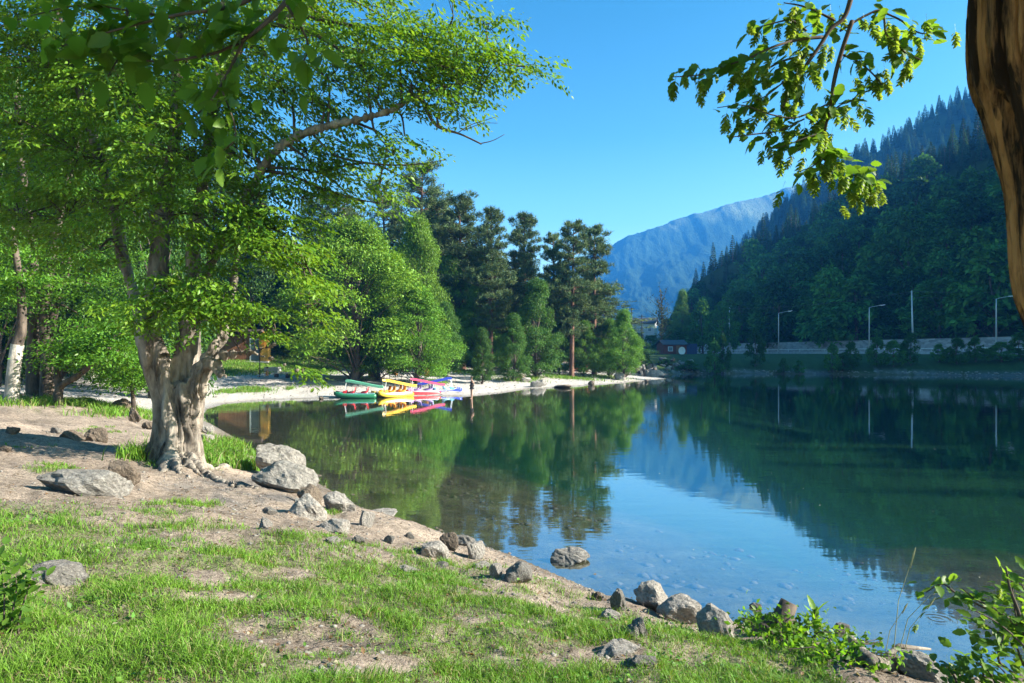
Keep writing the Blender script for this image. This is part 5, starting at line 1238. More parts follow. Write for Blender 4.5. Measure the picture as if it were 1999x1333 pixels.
JJ = {'pel': (0, 0, .92, .125, 1.25), 'waist': (0, 0, 1.08, .10, 1.25), 'chest': (0, 0, 1.28, .115, 1.4), 'neckb': (0, 0, 1.44, .06), 'neck': (.01, 0, 1.53, .045),
      'shL': (0, .17, 1.40, .05), 'elL': (-.06, .37, 1.20, .038), 'wrL': (.03, .20, 1.02, .028), 'haL': (.07, .14, .98, .03), 'shR': (0, -.17, 1.40, .05), 'elR': (-.06, -.37, 1.20, .038), 'wrR': (.03, -.20, 1.02, .028), 'haR': (.07, -.14, .98, .03),
      'hiL': (0, .09, .86, .085), 'knL': (.02, .11, .48, .055), 'anL': (0, .12, .08, .036), 'toL': (.14, .13, .03, .03), 'hiR': (0, -.09, .86, .085), 'knR': (.02, -.11, .48, .055), 'anR': (0, -.12, .08, .036), 'toR': (.14, -.13, .03, .03)}
EE = [('pel', 'waist'), ('waist', 'chest'), ('chest', 'neckb'), ('neckb', 'neck'), ('chest', 'shL'), ('shL', 'elL'), ('elL', 'wrL'), ('wrL', 'haL'), ('chest', 'shR'), ('shR', 'elR'), ('elR', 'wrR'), ('wrR', 'haR'), ('pel', 'hiL'), ('hiL', 'knL'), ('knL', 'anL'), ('anL', 'toL'), ('pel', 'hiR'), ('hiR', 'knR'), ('knR', 'anR'), ('anR', 'toR')]
skin_body('body', JJ, EE, M_skin, per, 'pel'); head(per, (.02, 0, 1.65), 0, M_hair)
SU = {'hip': (0, 0, .84, .125, 1.3), 'pel': (0, 0, .93, .135, 1.3), 'waist': (0, 0, 1.08, .11, 1.28), 'chest': (0, 0, 1.27, .125, 1.42), 'top': (0, 0, 1.35, .11, 1.4)}
skin_body('swimsuit', SU, [('hip', 'pel'), ('pel', 'waist'), ('waist', 'chest'), ('chest', 'top')], M_black, per, 'pel')
p = on(521, 737)
per = thing('person', 'person in an orange top sitting on the lawn with legs stretched out', 'person', p, None, R(185))
SJ = {'pel': (0, 0, .13, .13, 1.2), 'waist': (-.04, 0, .32, .10, 1.2), 'chest': (-.06, 0, .52, .115, 1.35), 'neckb': (-.05, 0, .68, .06), 'neck': (-.04, 0, .76, .045), 'shL': (-.06, .17, .63, .05), 'elL': (-.14, .25, .38, .038), 'wrL': (-.2, .24, .14, .028), 'haL': (-.2, .24, .05, .03), 'shR': (-.06, -.17, .63, .05), 'elR': (.06, -.24, .42, .038), 'wrR': (.26, -.16, .34, .028), 'haR': (.34, -.13, .33, .03),
      'knL': (.42, .12, .28, .062), 'anL': (.78, .13, .07, .04), 'toL': (.86, .13, .16, .03), 'knR': (.42, -.12, .34, .062), 'anR': (.74, -.13, .07, .04), 'toR': (.84, -.13, .12, .03)}
SE = [('pel', 'waist'), ('waist', 'chest'), ('chest', 'neckb'), ('neckb', 'neck'), ('chest', 'shL'), ('shL', 'elL'), ('elL', 'wrL'), ('wrL', 'haL'), ('chest', 'shR'), ('shR', 'elR'), ('elR', 'wrR'), ('wrR', 'haR'), ('pel', 'knL'), ('knL', 'anL'), ('anL', 'toL'), ('pel', 'knR'), ('knR', 'anR'), ('anR', 'toR')]
skin_body('body', SJ, SE, M_skin, per, 'pel'); head(per, (-.02, 0, .90), 0, M_hair)
skin_body('top', {'pel': (0, 0, .14, .14, 1.2), 'waist': (-.04, 0, .32, .12, 1.2), 'chest': (-.06, 0, .54, .13, 1.35), 'sL': (-.07, .19, .60, .07), 'sR': (-.04, -.19, .60, .07)}, [('pel', 'waist'), ('waist', 'chest'), ('chest', 'sL'), ('chest', 'sR')], M_orange, per, 'pel')
skin_body('trousers', {'pel': (0, 0, .13, .13, 1.2), 'kL': (.42, .12, .28, .075), 'aL': (.74, .13, .09, .05), 'kR': (.42, -.12, .34, .075), 'aR': (.70, -.13, .09, .05)}, [('pel', 'kL'), ('kL', 'aL'), ('pel', 'kR'), ('kR', 'aR')], M_white_c, per, 'pel')
p = on(4, 741)
per = thing('person', 'walker in a grey top half cut off by the left edge', 'person', p, None, R(-20))
WJ = dict(JJ); WJ.update({'elL': (-.05, .25, 1.14, .038), 'wrL': (.06, .26, .92, .028), 'haL': (.09, .26, .83, .03), 'elR': (.06, -.25, 1.14, .038), 'wrR': (.2, -.26, .95, .028), 'haR': (.25, -.26, .87, .03), 'anL': (-.22, .11, .12, .036), 'toL': (-.1, .12, .03, .03), 'anR': (.2, -.11, .09, .036), 'toR': (.34, -.12, .04, .03)})
skin_body('body', WJ, EE, M_skin, per, 'pel'); head(per, (.02, 0, 1.65), 0, M_hair)
skin_body('shirt', {'p': (0, 0, .93, .14, 1.3), 'w': (0, 0, 1.1, .115, 1.28), 'c': (0, 0, 1.3, .13, 1.42), 'sL': (0, .19, 1.38, .07), 'sR': (0, -.19, 1.38, .07)}, [('p', 'w'), ('w', 'c'), ('c', 'sL'), ('c', 'sR')], M_grey, per, 'p')
skin_body('trousers', {'p': (0, 0, .93, .14, 1.25), 'kL': (.02, .11, .48, .075), 'aL': (-.2, .11, .14, .055), 'kR': (.05, -.11, .48, .075), 'aR': (.18, -.11, .12, .055)}, [('p', 'kL'), ('kL', 'aL'), ('p', 'kR'), ('kR', 'aR')], M_black, per, 'p')

# ------------------------------------------------------------------ pedal boats
def plastic(name, c): return simple(name, c, .35, .5, .06, 6)
PB = {'green': plastic('green_plastic', (.02, .16, .07)), 'mint': plastic('mint_plastic', (.20, .55, .36)), 'red': plastic('red_plastic', (.62, .03, .04)), 'yellow': plastic('yellow_plastic', (.80, .50, .04)), 'orange': plastic('orange_plastic', (.80, .30, .02)), 'pink': plastic('pink_plastic', (.72, .10, .20)),
      'purple': plastic('lilac_plastic', (.45, .32, .62)), 'blue': plastic('blue_plastic', (.03, .06, .42)), 'sky': plastic('light_blue_plastic', (.25, .58, .75)), 'white': plastic('white_plastic', (.78, .78, .76)), 'teal': plastic('teal_plastic', (.20, .45, .46))}
def loft(secs, n=8):
    V = []; Fs = []; m_ = len(secs)
    for x, y, z0, w_, h in secs:
        for k in range(n):
            a = 2 * math.pi * k / n + math.pi / n; V.append((x, y + w_ * math.copysign(abs(math.cos(a)) ** .6, math.cos(a)), z0 + h * (.5 + .5 * math.copysign(abs(math.sin(a)) ** .6, math.sin(a)))))
    for i in range(m_ - 1):
        for k in range(n): Fs.append((i * n + k, i * n + (k + 1) % n, (i + 1) * n + (k + 1) % n, (i + 1) * n + k))
    Fs += [tuple(reversed(range(n))), tuple(range((m_ - 1) * n, m_ * n))]
    return V, Fs
def pedal_boat(label, px, py, rz, hullc, deckc, seatc, slidec, under):
    p = W0(px, py); t = thing('pedal_boat', label, 'pedal boat', (p[0], p[1], -.04), 'pedal boats drawn up on the beach', rz)
    t.scale = (.88, .88, .80)
    for y in (-.58, .58):
        mb = MB(); mb.add(*loft([(-1.7, y, .12, .16, .30), (-1.5, y, .0, .25, .46), (.4, y, .0, .26, .48), (1.2, y, .06, .22, .50), (1.65, y, .22, .14, .44), (1.9, y, .40, .04, .32)])); child('hull', mb.mesh('hull', True), PB[hullc], t)
    child('deck', MB().box((-.15, 0, .47), (2.7, 1.5, .08)).box((1.25, 0, .50), (.5, 1.0, .16), ry=-.2).mesh('deck'), PB[deckc], t)
    for x in (.45, -.65):
        for y in (-.36, .36):
            V, Fs = loft([(x - .34, y, .98, .22, .14), (x - .28, y, .62, .25, .18), (x - .16, y, .50, .26, .20), (x + .25, y, .52, .24, .14)]); child('seat', MB().add(V, Fs).mesh('seat', True), PB[seatc], t)
    child('pedal_housing', MB().box((1.0, -.36, .62), (.3, .3, .26), ry=.3).box((1.0, .36, .62), (.3, .3, .26), ry=.3).mesh('pedals'), PB[seatc], t)
    sm_ = MB(); pr = [(.95, 1.62), (.6, 1.60), (-.2, 1.42), (-1.2, 1.18), (-1.9, 1.04), (-2.25, 1.02)]
    V = []; Fs = []
    for x, z in pr: V += [(x, -.30, z + .18), (x, -.27, z), (x, .27, z), (x, .30, z + .18), (x, .34, z + .18), (x, .31, z - .05), (x, -.31, z - .05), (x, -.34, z + .18)]
    for i in range(len(pr) - 1):
        for k in range(8): Fs.append((i * 8 + k, i * 8 + (k + 1) % 8, i * 8 + 8 + (k + 1) % 8, i * 8 + 8 + k))
    Fs += [tuple(range(8))[::-1], tuple(range(len(pr) * 8 - 8, len(pr) * 8))]
    child('slide', sm_.add(V, Fs).mesh('slide'), PB[slidec], t)
    lad = MB()
    for y in (-.26, .26): lad.tube([(1.05, y, .5), (.9, y, 1.6)], .025, 5).tube([(-.9, y, .5), (-.75, y, 1.3)], .025, 5)
    for k in range(4): lad.tube([(1.03 - .03 * k, -.26, .7 + .22 * k), (1.03 - .03 * k, .26, .7 + .22 * k)], .018, 5)
    child('ladder', lad.mesh('ladder'), PB['white'], t)
    return t
pedal_boat('dark green pedal boat with red seats and a mint slide', 697, 776.5, R(186), 'green', 'teal', 'red', 'mint', 'mint')
pedal_boat('yellow pedal boat with orange seats and a yellow slide', 768, 774.5, R(222), 'yellow', 'white', 'orange', 'yellow', 'yellow')
pedal_boat('red pedal boat with lilac seats and a pink slide', 822, 771, R(205), 'red', 'white', 'purple', 'pink', 'pink')
pedal_boat('blue pedal boat with pale blue seats and a blue slide', 862, 768.5, R(14), 'blue', 'white', 'sky', 'blue', 'blue')

# ------------------------------------------------------------------ beach furniture, kiosk, lamps
M_wood = simple('brown_wood', (.22, .10, .05), .7, .2, .4, 3, .3, mscale=(6, 6, .5)); M_ywood = simple('yellow_wood', (.62, .32, .05), .6, .3, .3, 3, .2, mscale=(6, 6, .5))
M_metal = simple('dark_metal', (.03, .03, .032), .5, .4, .1, 5); M_glass = simple('door_glass', (.16, .20, .24), .15, .5, .1, 2); M_slab = simple('stone_slab', (.42, .41, .39), .9, .15, .2, 4, .3); M_orw = simple('orange_log', (.55, .22, .07), .8, .2, .3, 6)
def lounger(label, px, py, rz, mt, s=1.0):
    t = thing('sun_lounger', label, 'sun lounger', on(px, py), None, rz); t.scale = (s,) * 3
    fr = MB(); be = MB()
    for y in (-.33, .33):
        fr.tube([(-.95, y, .34), (.35, y, .34), (1.05, y, .95)], .022, 6); fr.tube([(-.75, y, .34), (-.7, y, 0)], .02, 6).tube([(.3, y, .34), (.4, y, 0)], .02, 6).tube([(.75, y, .68), (.85, y, 0)], .02, 6)
    be.add(*(lambda c: ([(x, y, z + dz) for x, z in c for y in (-.31, .31) for dz in (0, .04)], [(4 * i + 1, 4 * i + 5, 4 * i + 7, 4 * i + 3) for i in range(len(c) - 1)] + [(4 * i, 4 * i + 2, 4 * i + 6, 4 * i + 4) for i in range(len(c) - 1)]))([(-.95, .34), (-.3, .31), (.33, .35), (.7, .66), (1.05, .95)]))
    child('frame', fr.mesh('frame', True), mt, t); child('sling', be.mesh('sling'), M_white if mt is M_metal else PB['orange'], t); return t
lounger('pale beach lounger with a raised back on the sand above the boats', 762, 741, R(150), M_metal, 1.35)
lounger('red framed lounger beside the thick pine trunk', 1132, 726, R(10), PB['red'], 1.2)
for px, py, tp, lab in [(507, 737, 686, 'thin dark lamp post standing on the lawn edge by the seated person'), (866, 735, 704, 'short dark post on the beach behind the blue boat'), (993, 733, 690, 'thin dark lamp post in the middle of the wooded slope'), (1077, 727, 696, 'thin dark lamp post just left of the thick pine trunk')]:
    p = on(px, py); h = (py - tp) / F * p[1]
    t = thing('lamp_post', lab, 'lamp post', p); child('pole', MB().tube([(0, 0, -.2), (0, 0, h)], .045, 7).mesh('pole', True), M_metal, t)
    child('lantern', MB().tube([(0, 0, h), (0, 0, h + .05), (0, 0, h + .26), (0, 0, h + .32)], [.06, .11, .14, .03], 8).mesh('lantern', True), M_metal, t)
p = on(487, 707)
t = thing('kiosk', 'wooden kiosk with a grey glazed door and a bright yellow corner bay', 'kiosk', p, None, R(4))
child('wall', MB().box((-1.6, 1.6, 1.5), (3.4, 3.0, 2.9)).mesh('wall'), M_wood, t)
child('deck', MB().box((-.4, -.1, .02), (5.0, 1.0, .16)).mesh('deck'), M_slab, t)
child('door', MB().box((.55, .16, 1.25), (.9, .1, 2.2)).mesh('door'), M_glass, t)
child('door_frame', MB().box((.05, .12, 1.3), (.12, .16, 2.5)).box((.55, .12, 2.44), (.88, .16, .12)).mesh('frame'), M_white, t)
child('corner_bay', MB().box((1.5, .4, 1.35), (.98, .9, 2.6)).mesh('bay'), M_ywood, t)
for k in range(6): child('board', MB().box((1.1 + .16 * k, -.07, 1.35), (.13, .03, 2.55)).mesh('board'), M_ywood, t)
child('gable', MB().add([(.9, -.2, 2.7), (2.1, -.2, 2.7), (1.5, -.2, 3.25), (.9, 1.2, 2.7), (2.1, 1.2, 2.7), (1.5, 1.2, 3.25)], [(0, 1, 2), (3, 5, 4), (0, 2, 5, 3), (1, 4, 5, 2), (0, 3, 4, 1)]).mesh('gable'), M_ywood, t)
child('roof', MB().box((-1.2, 1.4, 3.15), (5.2, 4.0, .2), rx=-.12).mesh('roof'), simple('roof_sheet', (.12, .09, .08), .7, .3, .2, 3), t)
child('sign', MB().box((1.45, -.12, 1.95), (.4, .04, .3)).mesh('sign'), PB['orange'], t)
p = on(551, 738); t = thing('bench', 'low bench with a pale slab seat on two dark blocks', 'bench', p)
child('seat', MB().box((0, 0, .46), (1.9, .5, .12)).mesh('seat'), M_slab, t)
for x in (-.55, .5): child('leg', MB().box((x, 0, .2), (.3, .4, .4)).mesh('leg'), M_metal, t)
p = on(532, 727); o = link('stone_block', MB().box((0, 0, .2), (1.5, .7, .6), rz=-.15).mesh('block'), M_slab); o.location = p; tag(o, 'long grey stone block lying behind the seated person', 'stone block')
p = on(592, 735); o = link('stone_block', MB().tube([(0, 0, .0), (.5, .1, .12), (.9, .1, .1)], [.16, .2, .1], 7).mesh('block'), M_metal); o.location = p; tag(o, 'short dark log lying at the end of the lawn', 'log'); o.name = 'log'
p = on(742, 733); t = thing('timber_barrier', 'long sloping timber rail on posts under the trees', 'barrier', on(715, 734))
a0 = on(690, 736); c0 = on(742, 733)
for q_, h in ((a0, 1.35), (c0, .95)): link('post', MB().tube([q_ - np.array((0, 0, .2)), q_ + np.array((0, 0, h + .1))], .09, 7).mesh('post'), M_bark_dark, t)
link('rail', MB().tube([a0 + np.array((-.1, -.1, 1.3)), c0 + np.array((.2, -.1, .9))], .07, 7).mesh('rail'), M_slab, t)
link('rail', MB().tube([a0 + np.array((-.1, -.1, .35)), c0 + np.array((.2, -.1, .2))], .06, 7).mesh('rail'), M_slab, t)
p = on(751, 733); t = thing('notice_board', 'small white notice on a dark post behind the lounger', 'sign', p)
child('post', MB().tube([(0, 0, -.2), (0, 0, 1.6)], .09, 6).mesh('post'), M_metal, t); child('panel', MB().box((0, -.12, 1.55), (.32, .04, .32)).mesh('panel'), M_white, t)
g_ = np.random.default_rng(91); p = on(688, 735); t = thing('shaggy_palm', 'small shaggy yellow green palm with pale stems', 'plant', p)
child('stem', MB().tube([(-.1, 0, -.2), (-.25, 0, 1.4)], .08, 6).tube([(.1, 0, -.2), (.18, 0, .8), (.08, 0, 1.6)], .06, 6).mesh('stem'), bark_mat('pale_stem', (.3, .27, .22), (.7, .66, .6)), t)
n = 700; C = np.array((0, 0, 1.9)) + g_.normal(size=(n, 3)) * np.array((.28, .28, .4)); V, T = leaf_mesh_arrays(C, unit(g_.normal(size=(n, 3)) * .5 + np.array((0, 0, -1))), unit(g_.normal(size=(n, 3))), np.full(n, .4), np.full(n, .08)); child('fronds', mesh_np('fronds', V, T, np.repeat(jcol(n, (.20, .27, .06)), 4, 0)), M_leaf, t)
for px, py, lab in [(771, 733, 'orange log stool just right of the lounger'), (834, 733, 'orange log stool under the leaning green tree')]:
    o = link('log_stool', MB().tube([(0, 0, -.1), (0, 0, .62), (0, 0, .66)], [.24, .23, .16], 10).mesh('stool'), M_orw); o.location = on(px, py); o.scale = (1.2, 1.2, 1.4); tag(o, lab, 'stool')
p = on(728, 737); o = link('wooden_crate', MB().box((0, 0, .4), (.9, .5, .7), rz=.2).box((0, 0, .78), (1.0, .6, .06), rz=.2).mesh('crate'), M_wood); o.location = p; tag(o, 'brown box behind the lounger under the trees', 'box')
p = on(891, 712); t = thing('cabin', 'small orange brown cabin in the shade between the trees', 'cabin', p, None, R(-12)); child('wall', MB().box((0, 0, 1.0), (1.6, 1.6, 2.4)).mesh('wall'), M_orw, t); child('roof', MB().box((0, 0, 2.3), (2.1, 2.1, .16), ry=.1).mesh('roof'), M_wood, t); child('door', MB().box((-.3, -.81, .8), (.6, .05, 1.6)).mesh('door'), M_wood, t)
p = on(1140, 724); t = thing('garden_arch', 'white garden arch overgrown with green between the two pale trunks', 'arch', p); ab = MB()
for x in (-.6, .6): ab.tube([(x, 0, -.2), (x, 0, 2.1)], .06, 6)
ab.tube([(-.65, 0, 2.1), (.65, 0, 2.1)], .07, 6); child('frame', ab.mesh('frame'), M_white, t)
n = 260; C = np.stack([-.3 + g_.normal(size=n) * .25, g_.normal(size=n) * .2, 1.6 * g_.random(n) + .2], 1); V, T = leaf_mesh_arrays(C, unit(g_.normal(size=(n, 3))), unit(g_.normal(size=(n, 3))), np.full(n, .22), np.full(n, .12)); child('climber', mesh_np('climber', V, T, np.repeat(jcol(n, GREEN), 4, 0)), M_leaf, t)

# ------------------------------------------------------------------ far end: hut, dish, container, houses
M_red = simple('red_boards', (.14, .04, .028), .7, .2, .3, 2, mscale=(1, 1, 5)); M_roofd = simple('dark_roof', (.05, .06, .08), .7, .3, .2, 2); M_housew = simple('house_render', (.42, .43, .46), .8, .2, .1, 1); M_blue = simple('blue_steel', (.02, .045, .13), .6, .3, .15, 2); M_purple = simple('purple_roof', (.20, .10, .28), .7, .2, .2, 1)
def house(name, label, cat, loc, rz, w_, d_, h, rh, wallm, roofm, wins, over=.4, doors=()):
    t = thing(name, label, cat, loc, None, rz)
    child('wall', MB().box((0, 0, h / 2 - .5), (w_, d_, h + 1)).add([(-w_ / 2, -d_ / 2, h), (-w_ / 2, d_ / 2, h), (-w_ / 2, 0, h + rh), (w_ / 2, -d_ / 2, h), (w_ / 2, d_ / 2, h), (w_ / 2, 0, h + rh)], [(0, 2, 1), (3, 4, 5)]).mesh('wall'), wallm, t)
    a_ = math.atan2(rh, d_ / 2); L = math.hypot(rh, d_ / 2) + over; rf = MB()
    for sg in (-1, 1): rf.box((0, sg * (d_ / 4 + over * .35), h + rh / 2 - over * .15 + .12), (w_ + over * 2, L, .16), rx=-sg * a_)
    child('roof', rf.mesh('roof'), roofm, t)
    for x, z, ww, wh in wins:
        f = child('window', MB().box((x, -d_ / 2 - .03, z), (ww + .2, .1, wh + .2)).mesh('window'), M_white, t); child('pane', MB().box((x, -d_ / 2 - .07, z), (ww, .1, wh)).mesh('pane'), M_glass, f)
    for x, ww, wh in doors: child('door', MB().box((x, -d_ / 2 - .04, wh / 2), (ww, .1, wh)).mesh('door'), M_wood, t)
    return t
D = 150; b = P(1311, 687, D); b[2] = 3.3
t = house('hut', 'small dark red hut with a low roof on the far bank', 'hut', b, R(14), 5.4, 3.6, 2.0, .9, M_red, M_roofd, [(-1.2, 1.1, .9, .8)], .35, [(.6, .9, 1.9)])
child('kiosk_window', MB().box((2.75, -.6, 1.0), (.08, 1.3, .9)).mesh('k'), PB['orange'], t)
b = P(1331, 690, 146); b[2] = 3.0; t = thing('satellite_dish', 'round white dish leaning in front of the blue container', 'satellite dish', b)
V = [(0, 0, 0)]; Fs = []
for r_, y in ((.4, .03), (.75, .12)):
    for k in range(16): a_ = k * math.pi / 8; V.append((r_ * math.cos(a_), -y, 1.0 + r_ * 1.15 * math.sin(a_)))
V[0] = (0, 0, 1.0)
for k in range(16): Fs += [(0, 1 + k, 1 + (k + 1) % 16), (1 + k, 17 + k, 17 + (k + 1) % 16, 1 + (k + 1) % 16)]
child('dish', MB().add(V, Fs).mesh('dish', True), M_white, t); child('stand', MB().tube([(0, .1, -.4), (0, .05, .95)], .06, 6).mesh('stand'), M_metal, t)
b = P(1342, 688, 152); b[2] = 3.3; t = thing('container', 'dark blue steel container between the red hut and the lamp', 'container', b, None, R(8)); child('body', MB().box((0, 0, 1.1), (2.6, 4.5, 2.3)).mesh('body'), M_blue, t)
for k in range(7): child('rib', MB().box((-1.2 + .4 * k, -2.28, 1.1), (.12, .06, 2.2)).mesh('rib'), M_blue, t)
b = P(1256, 655, 210); b[2] = 7.0; house('house', 'white house with a dark roof behind the tip of the wood', 'house', b, R(-20), 7.5, 6, 5.6, 1.6, M_housew, M_roofd, [(-2.4, 3.8, 1.0, 1.2), (0, 3.8, 1.0, 1.2), (2.4, 3.8, 1.0, 1.2), (-2.4, 1.2, 1.0, 1.2), (2.4, 1.2, 1.0, 1.2)], .5, [(0, 1.0, 2.1)])
for px, tp, lab in [(1233, 600, 'dark wooden power pole left of the white house'), (1253, 614, 'dark wooden power pole in front of the white house')]:
    b = P(px, 660, 190); b[2] = 5; h = P(px, tp, 190)[2] - 5; t = thing('power_pole', lab, 'power pole', b); child('pole', MB().tube([(0, 0, -2), (0, 0, h)], [.2, .14], 7).mesh('pole'), M_metal, t); child('crossarm', MB().box((0, 0, h - .5), (2.0, .14, .14)).mesh('arm'), M_metal, t)
k_ = np.argmin(np.abs(projpx(HS[..., 0], HS[..., 1], HS[..., 2])[0] - 1560) + 3 * np.abs(projpx(HS[..., 0], HS[..., 1], HS[..., 2])[1] - 592)); hpnt = HS.reshape(-1, 3)[k_]
house('house', 'house with a purple roof half buried in the trees of the dark hill', 'house', hpnt + np.array((-3, -6, 2.0)), R(-60), 7, 5, 4.5, 2.2, M_wood, M_purple, [(-1.8, 1.4, .9, 1.0), (1.8, 1.4, .9, 1.0)], .5)

# ------------------------------------------------------------------ foreground plants, stump, driftwood
p = on(1990, 1325); rb = thing('rose_bush', 'bright green bush with arching stems at the lower right edge', 'bush', (3.05, 4.2, ground_at(3.05, 4.2)))
hanging('stems', [[(2080, 1460, 0, 5), (2015, 1290, 0, 4), (1990, 1200, 0, 3.4), (1972, 1150, 0, 2.4), (1964, 1108, 0, 1.4)], [(2050, 1300, 0, 4), (2000, 1235, 0, 3.2), (1945, 1190, 0, 2.6), (1905, 1170, 0, 2), (1880, 1150, 0, 1.2)], [(1960, 1200, .05, 2.6), (1930, 1190, .05, 2.4), (1870, 1160, .05, 2), (1840, 1140, .05, 1.6), (1808, 1156, .05, 1)], [(2040, 1320, .1, 3), (1990, 1240, .1, 2.4), (1950, 1235, .1, 1.8), (1925, 1220, .1, 1)],
    [(2060, 1460, -.1, 4), (1990, 1330, -.1, 3.4), (1950, 1290, -.1, 2.4), (1960, 1240, -.1, 1.4)], [(2000, 1470, -.2, 3.4), (1960, 1370, -.2, 3), (1930, 1310, -.2, 2.2), (1890, 1285, -.2, 1.2)], [(1940, 1470, -.1, 3), (1925, 1360, -.1, 2.6), (1918, 1300, -.1, 1.8), (1915, 1265, -.1, 1)], [(1880, 1460, .1, 3), (1875, 1370, .1, 2.4), (1865, 1325, .1, 1.8), (1845, 1300, .1, 1)], [(2020, 1330, 0, 2.6), (1995, 1290, 0, 2), (1985, 1260, 0, 1.4)], [(2050, 1280, .1, 3), (2010, 1180, .1, 2), (1995, 1140, .1, 1.2)]], 4.2, 295, 0, 1.15, rb, 95, .10)
hanging('side_stems', [[(2080, 1440, 0, 3), (2010, 1290, .1, 2.4), (1985, 1210, .1, 1.6), (1975, 1130, .1, 1)], [(2040, 1300, -.1, 2.4), (1960, 1225, -.1, 1.8), (1900, 1190, -.1, 1.2)], [(2030, 1420, -.2, 2.4), (1975, 1330, -.2, 1.8), (1940, 1290, -.2, 1.2)], [(1960, 1440, 0, 2.2), (1900, 1350, 0, 1.6), (1860, 1310, 0, 1)], [(2060, 1330, .2, 2), (2010, 1220, .2, 1.5), (1990, 1160, .2, 1)], [(2020, 1480, -.3, 2), (1985, 1390, -.3, 1.4), (1960, 1330, -.3, 1)]], 4.2, 280, 20, 1.1, rb, 195, .2)
p = on(18, 1235); wd = thing('weed_clump', 'leafy blue green weeds at the left edge of the lawn', 'plant', p)
hanging('stems', [[(x_, 1340 - k * 14, 0, 3), (x_ - 8, 1250 - k * 8, 0, 2.2), (x_ - 26 + 9 * k, 1160 - k * 2, 0, 1.4), (x_ - 44 + 15 * k, 1090 + k * 12, 0, .9)] for k, x_ in enumerate((-20, 0, 16, 30, 44))], float(p[1]), 280, 0, .85, wd, 96, .12)
p = on(1590, 1262); lp_ = thing('leafy_plant', 'single broad leaved plant glowing bright green beside the stump', 'plant', p)
BL = setcol(leaf_proto(.26, .10), (.17, .34, .035)); g_ = np.random.default_rng(97); sc_ = p[1] / 7.5
st = child('stem', MB().tube([(0, 0, -.05), (.01, 0, .16), (0, 0, .30)], [.012, .010, .006], 6).mesh('stem'), M_leaf_near and M_twig, lp_)
for k in range(7):
    a_ = k * 2.4; o = bpy.data.objects.new('leaf', BL); COL.objects.link(o); o.parent = lp_
    x = Vector((math.cos(a_) * .55, math.sin(a_) * .55, 1.0 if k > 2 else .7)).normalized(); y = Vector((-math.sin(a_), math.cos(a_), 0)); z = x.cross(y)
    o.matrix_basis = Matrix.Translation((0, 0, .10 + .03 * k)) @ Matrix((x, y, z)).transposed().to_4x4() @ Matrix.Scale(.56 + .07 * (k % 3), 4)
p = on(1528, 1245); t = thing('tree_stump', 'dark broken stump leaning at the lake edge among brambles', 'stump', p)
mb = MB(); mb.tube([(-.22, 0, -.1), (-.12, 0, .08), (.0, 0, .16), (.07, .02, .30)], [.12, .12, .09, .075], 9).tube([(.05, 0, -.1), (.06, 0, .1), (.02, 0, .2)], [.1, .09, .06], 8); child('body', mb.mesh('body', True), M_bark_dark, t)
g_ = np.random.default_rng(98)
for px, py, n, rx, ry, lab in [(1545, 1262, 750, .42, .17, 'tangled bramble trailing over the bank by the stump'), (1640, 1285, 420, .38, .10, 'low bramble trailing right of the leafy plant'), (1480, 1232, 300, .18, .14, 'small twiggy weed between the last boulder and the stump'), (445, 898, 700, .35, .28, 'bushy weed growing by the water right of the trunk'), (575, 742, 0, 0, 0, '')]:
    if not n: continue
    p = on(px, py); t = thing('bramble' if 'bramble' in lab else 'weed', lab, 'plant', p); mb = MB()
    for k in range(14): a_ = g_.random() * 6.28; mb.tube([(0, 0, -.05), (math.cos(a_) * rx * .5, math.sin(a_) * rx * .4, ry * .8), (math.cos(a_) * rx, math.sin(a_) * rx * .7, ry * g_.random())], [.006, .005, .003], 4, False)
    C = g_.normal(size=(n, 3)) * np.array((rx * .5, rx * .4, ry * .35)) + np.array((0, 0, ry * .5)); C[:, 2] = np.abs(C[:, 2]); L = .035 + .03 * g_.random(n)
    V, T = leaf_mesh_arrays(C, unit(g_.normal(size=(n, 3)) + np.array((0, -.2, -.2))), unit(g_.normal(size=(n, 3)) * .6 + np.array((0, -.2, 1))), L, L * .6)
    child('stems', mb.mesh('stems'), M_twig, t); child('leaves', mesh_np('leaves', V, T, np.repeat(jcol(n, GREEN, .3), 4, 0)), M_leaf_near, t)
dl = [on(a_, b_) for a_, b_ in ((1662, 1282), (1690, 1300), (1730, 1312), (1790, 1318), (1850, 1328))]
dl = np.array(dl); dl[0, 2] += .10; q_ = resample(np.column_stack([dl + np.array((0, 0, .05)), [.035, .06, .055, .045, .02]]), 6)
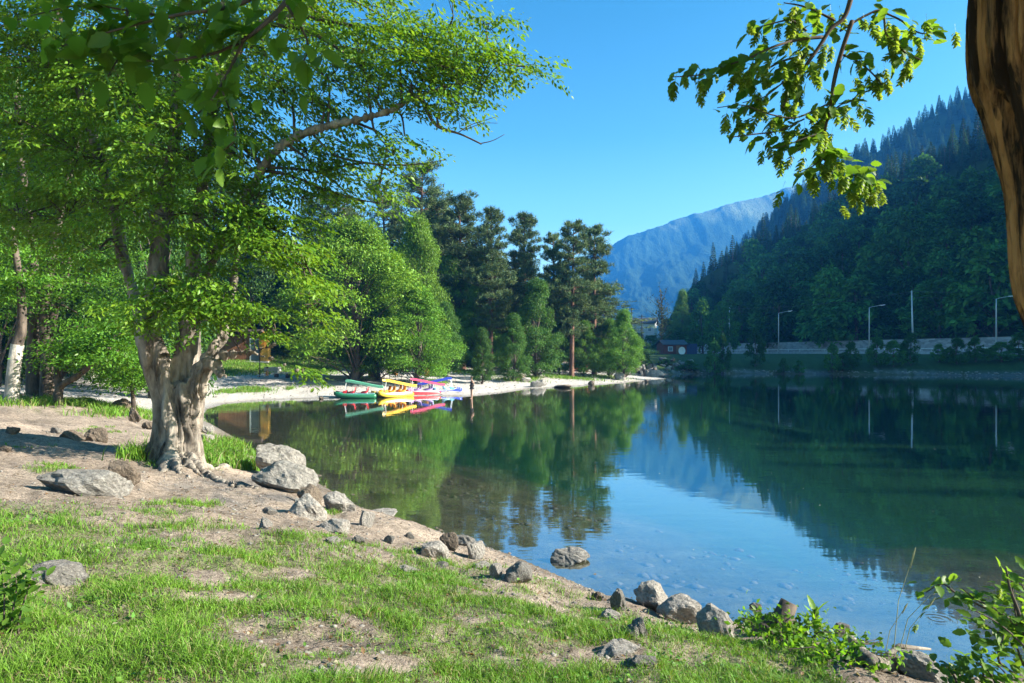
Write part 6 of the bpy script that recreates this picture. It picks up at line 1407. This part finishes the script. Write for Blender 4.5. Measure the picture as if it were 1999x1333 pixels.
mb = MB(); mb.tube(q_[:, :3], q_[:, 3], 9); mb.tube([q_[10, :3], q_[10, :3] + np.array((.25, .18, .05)), q_[10, :3] + np.array((.5, .2, .02))], [.03, .022, .008], 7)
o = link('driftwood', mb.mesh('driftwood', True), M_bark); tag(o, 'curved grey driftwood branch lying along the bank at lower right', 'driftwood')
g_ = np.random.default_rng(99); mb = MB()
for k in range(4):
    p = on(1690 + g_.random() * 110, 1290 + g_.random() * 30); h = .35 + .55 * g_.random(); lx = .1 + .25 * g_.random(); mb.tube([p, p + np.array((lx * .3, 0, h * .6)), p + np.array((lx, 0, h))], [.0035, .003, .002], 4, False); mb.tube([p + np.array((lx * .85, 0, h * .88)), p + np.array((lx, 0, h)), p + np.array((lx * 1.1, 0, h * 1.06))], [.003, .008, .002], 5, False)
tag(link('grass_stalks', mb.mesh('stalks'), simple('dry_stalk', (.28, .27, .14), .8, .2, .2, 20)), kind='stuff')
# labels for look-alikes that stand in a row: counted from the left
def ordinal(n):
    u = ['', 'first', 'second', 'third', 'fourth', 'fifth', 'sixth', 'seventh', 'eighth', 'ninth', 'tenth', 'eleventh', 'twelfth', 'thirteenth', 'fourteenth', 'fifteenth', 'sixteenth', 'seventeenth', 'eighteenth', 'nineteenth']
    if n < 20: return u[n]
    t, r = divmod(n, 10); return {2: 'twentieth', 3: 'thirtieth', 4: 'fortieth'}[t] if r == 0 else {2: 'twenty', 3: 'thirty', 4: 'forty'}[t] + '-' + u[r]
for grp, txt in (('boulders heaped at the tip of the wood', 'grey boulder in the heap at the tip of the wood'), ('rocks in the bank below the red hut', 'pale rock in the bank below the red hut'), ('trees in the back row of the wood', 'dark tree in the back row of the shore wood'),
                 ('trees in the wood behind the left bank', 'tall shaded tree in the wood behind the left bank'), ('shrubs under the shore wood', 'shaded shrub between the trunks of the shore wood')):
    ob = [o for o in SC.objects if o.get('group') == grp]
    ob.sort(key=lambda o: o.location.x / o.location.y)
    for i_, o in enumerate(ob): o['label'] = f'{txt}, {ordinal(i_ + 1)} from the left'
print('triangles', sum(len(me.loop_triangles) if me.loop_triangles else sum(p.loop_total - 2 for p in me.polygons) for me in bpy.data.meshes))
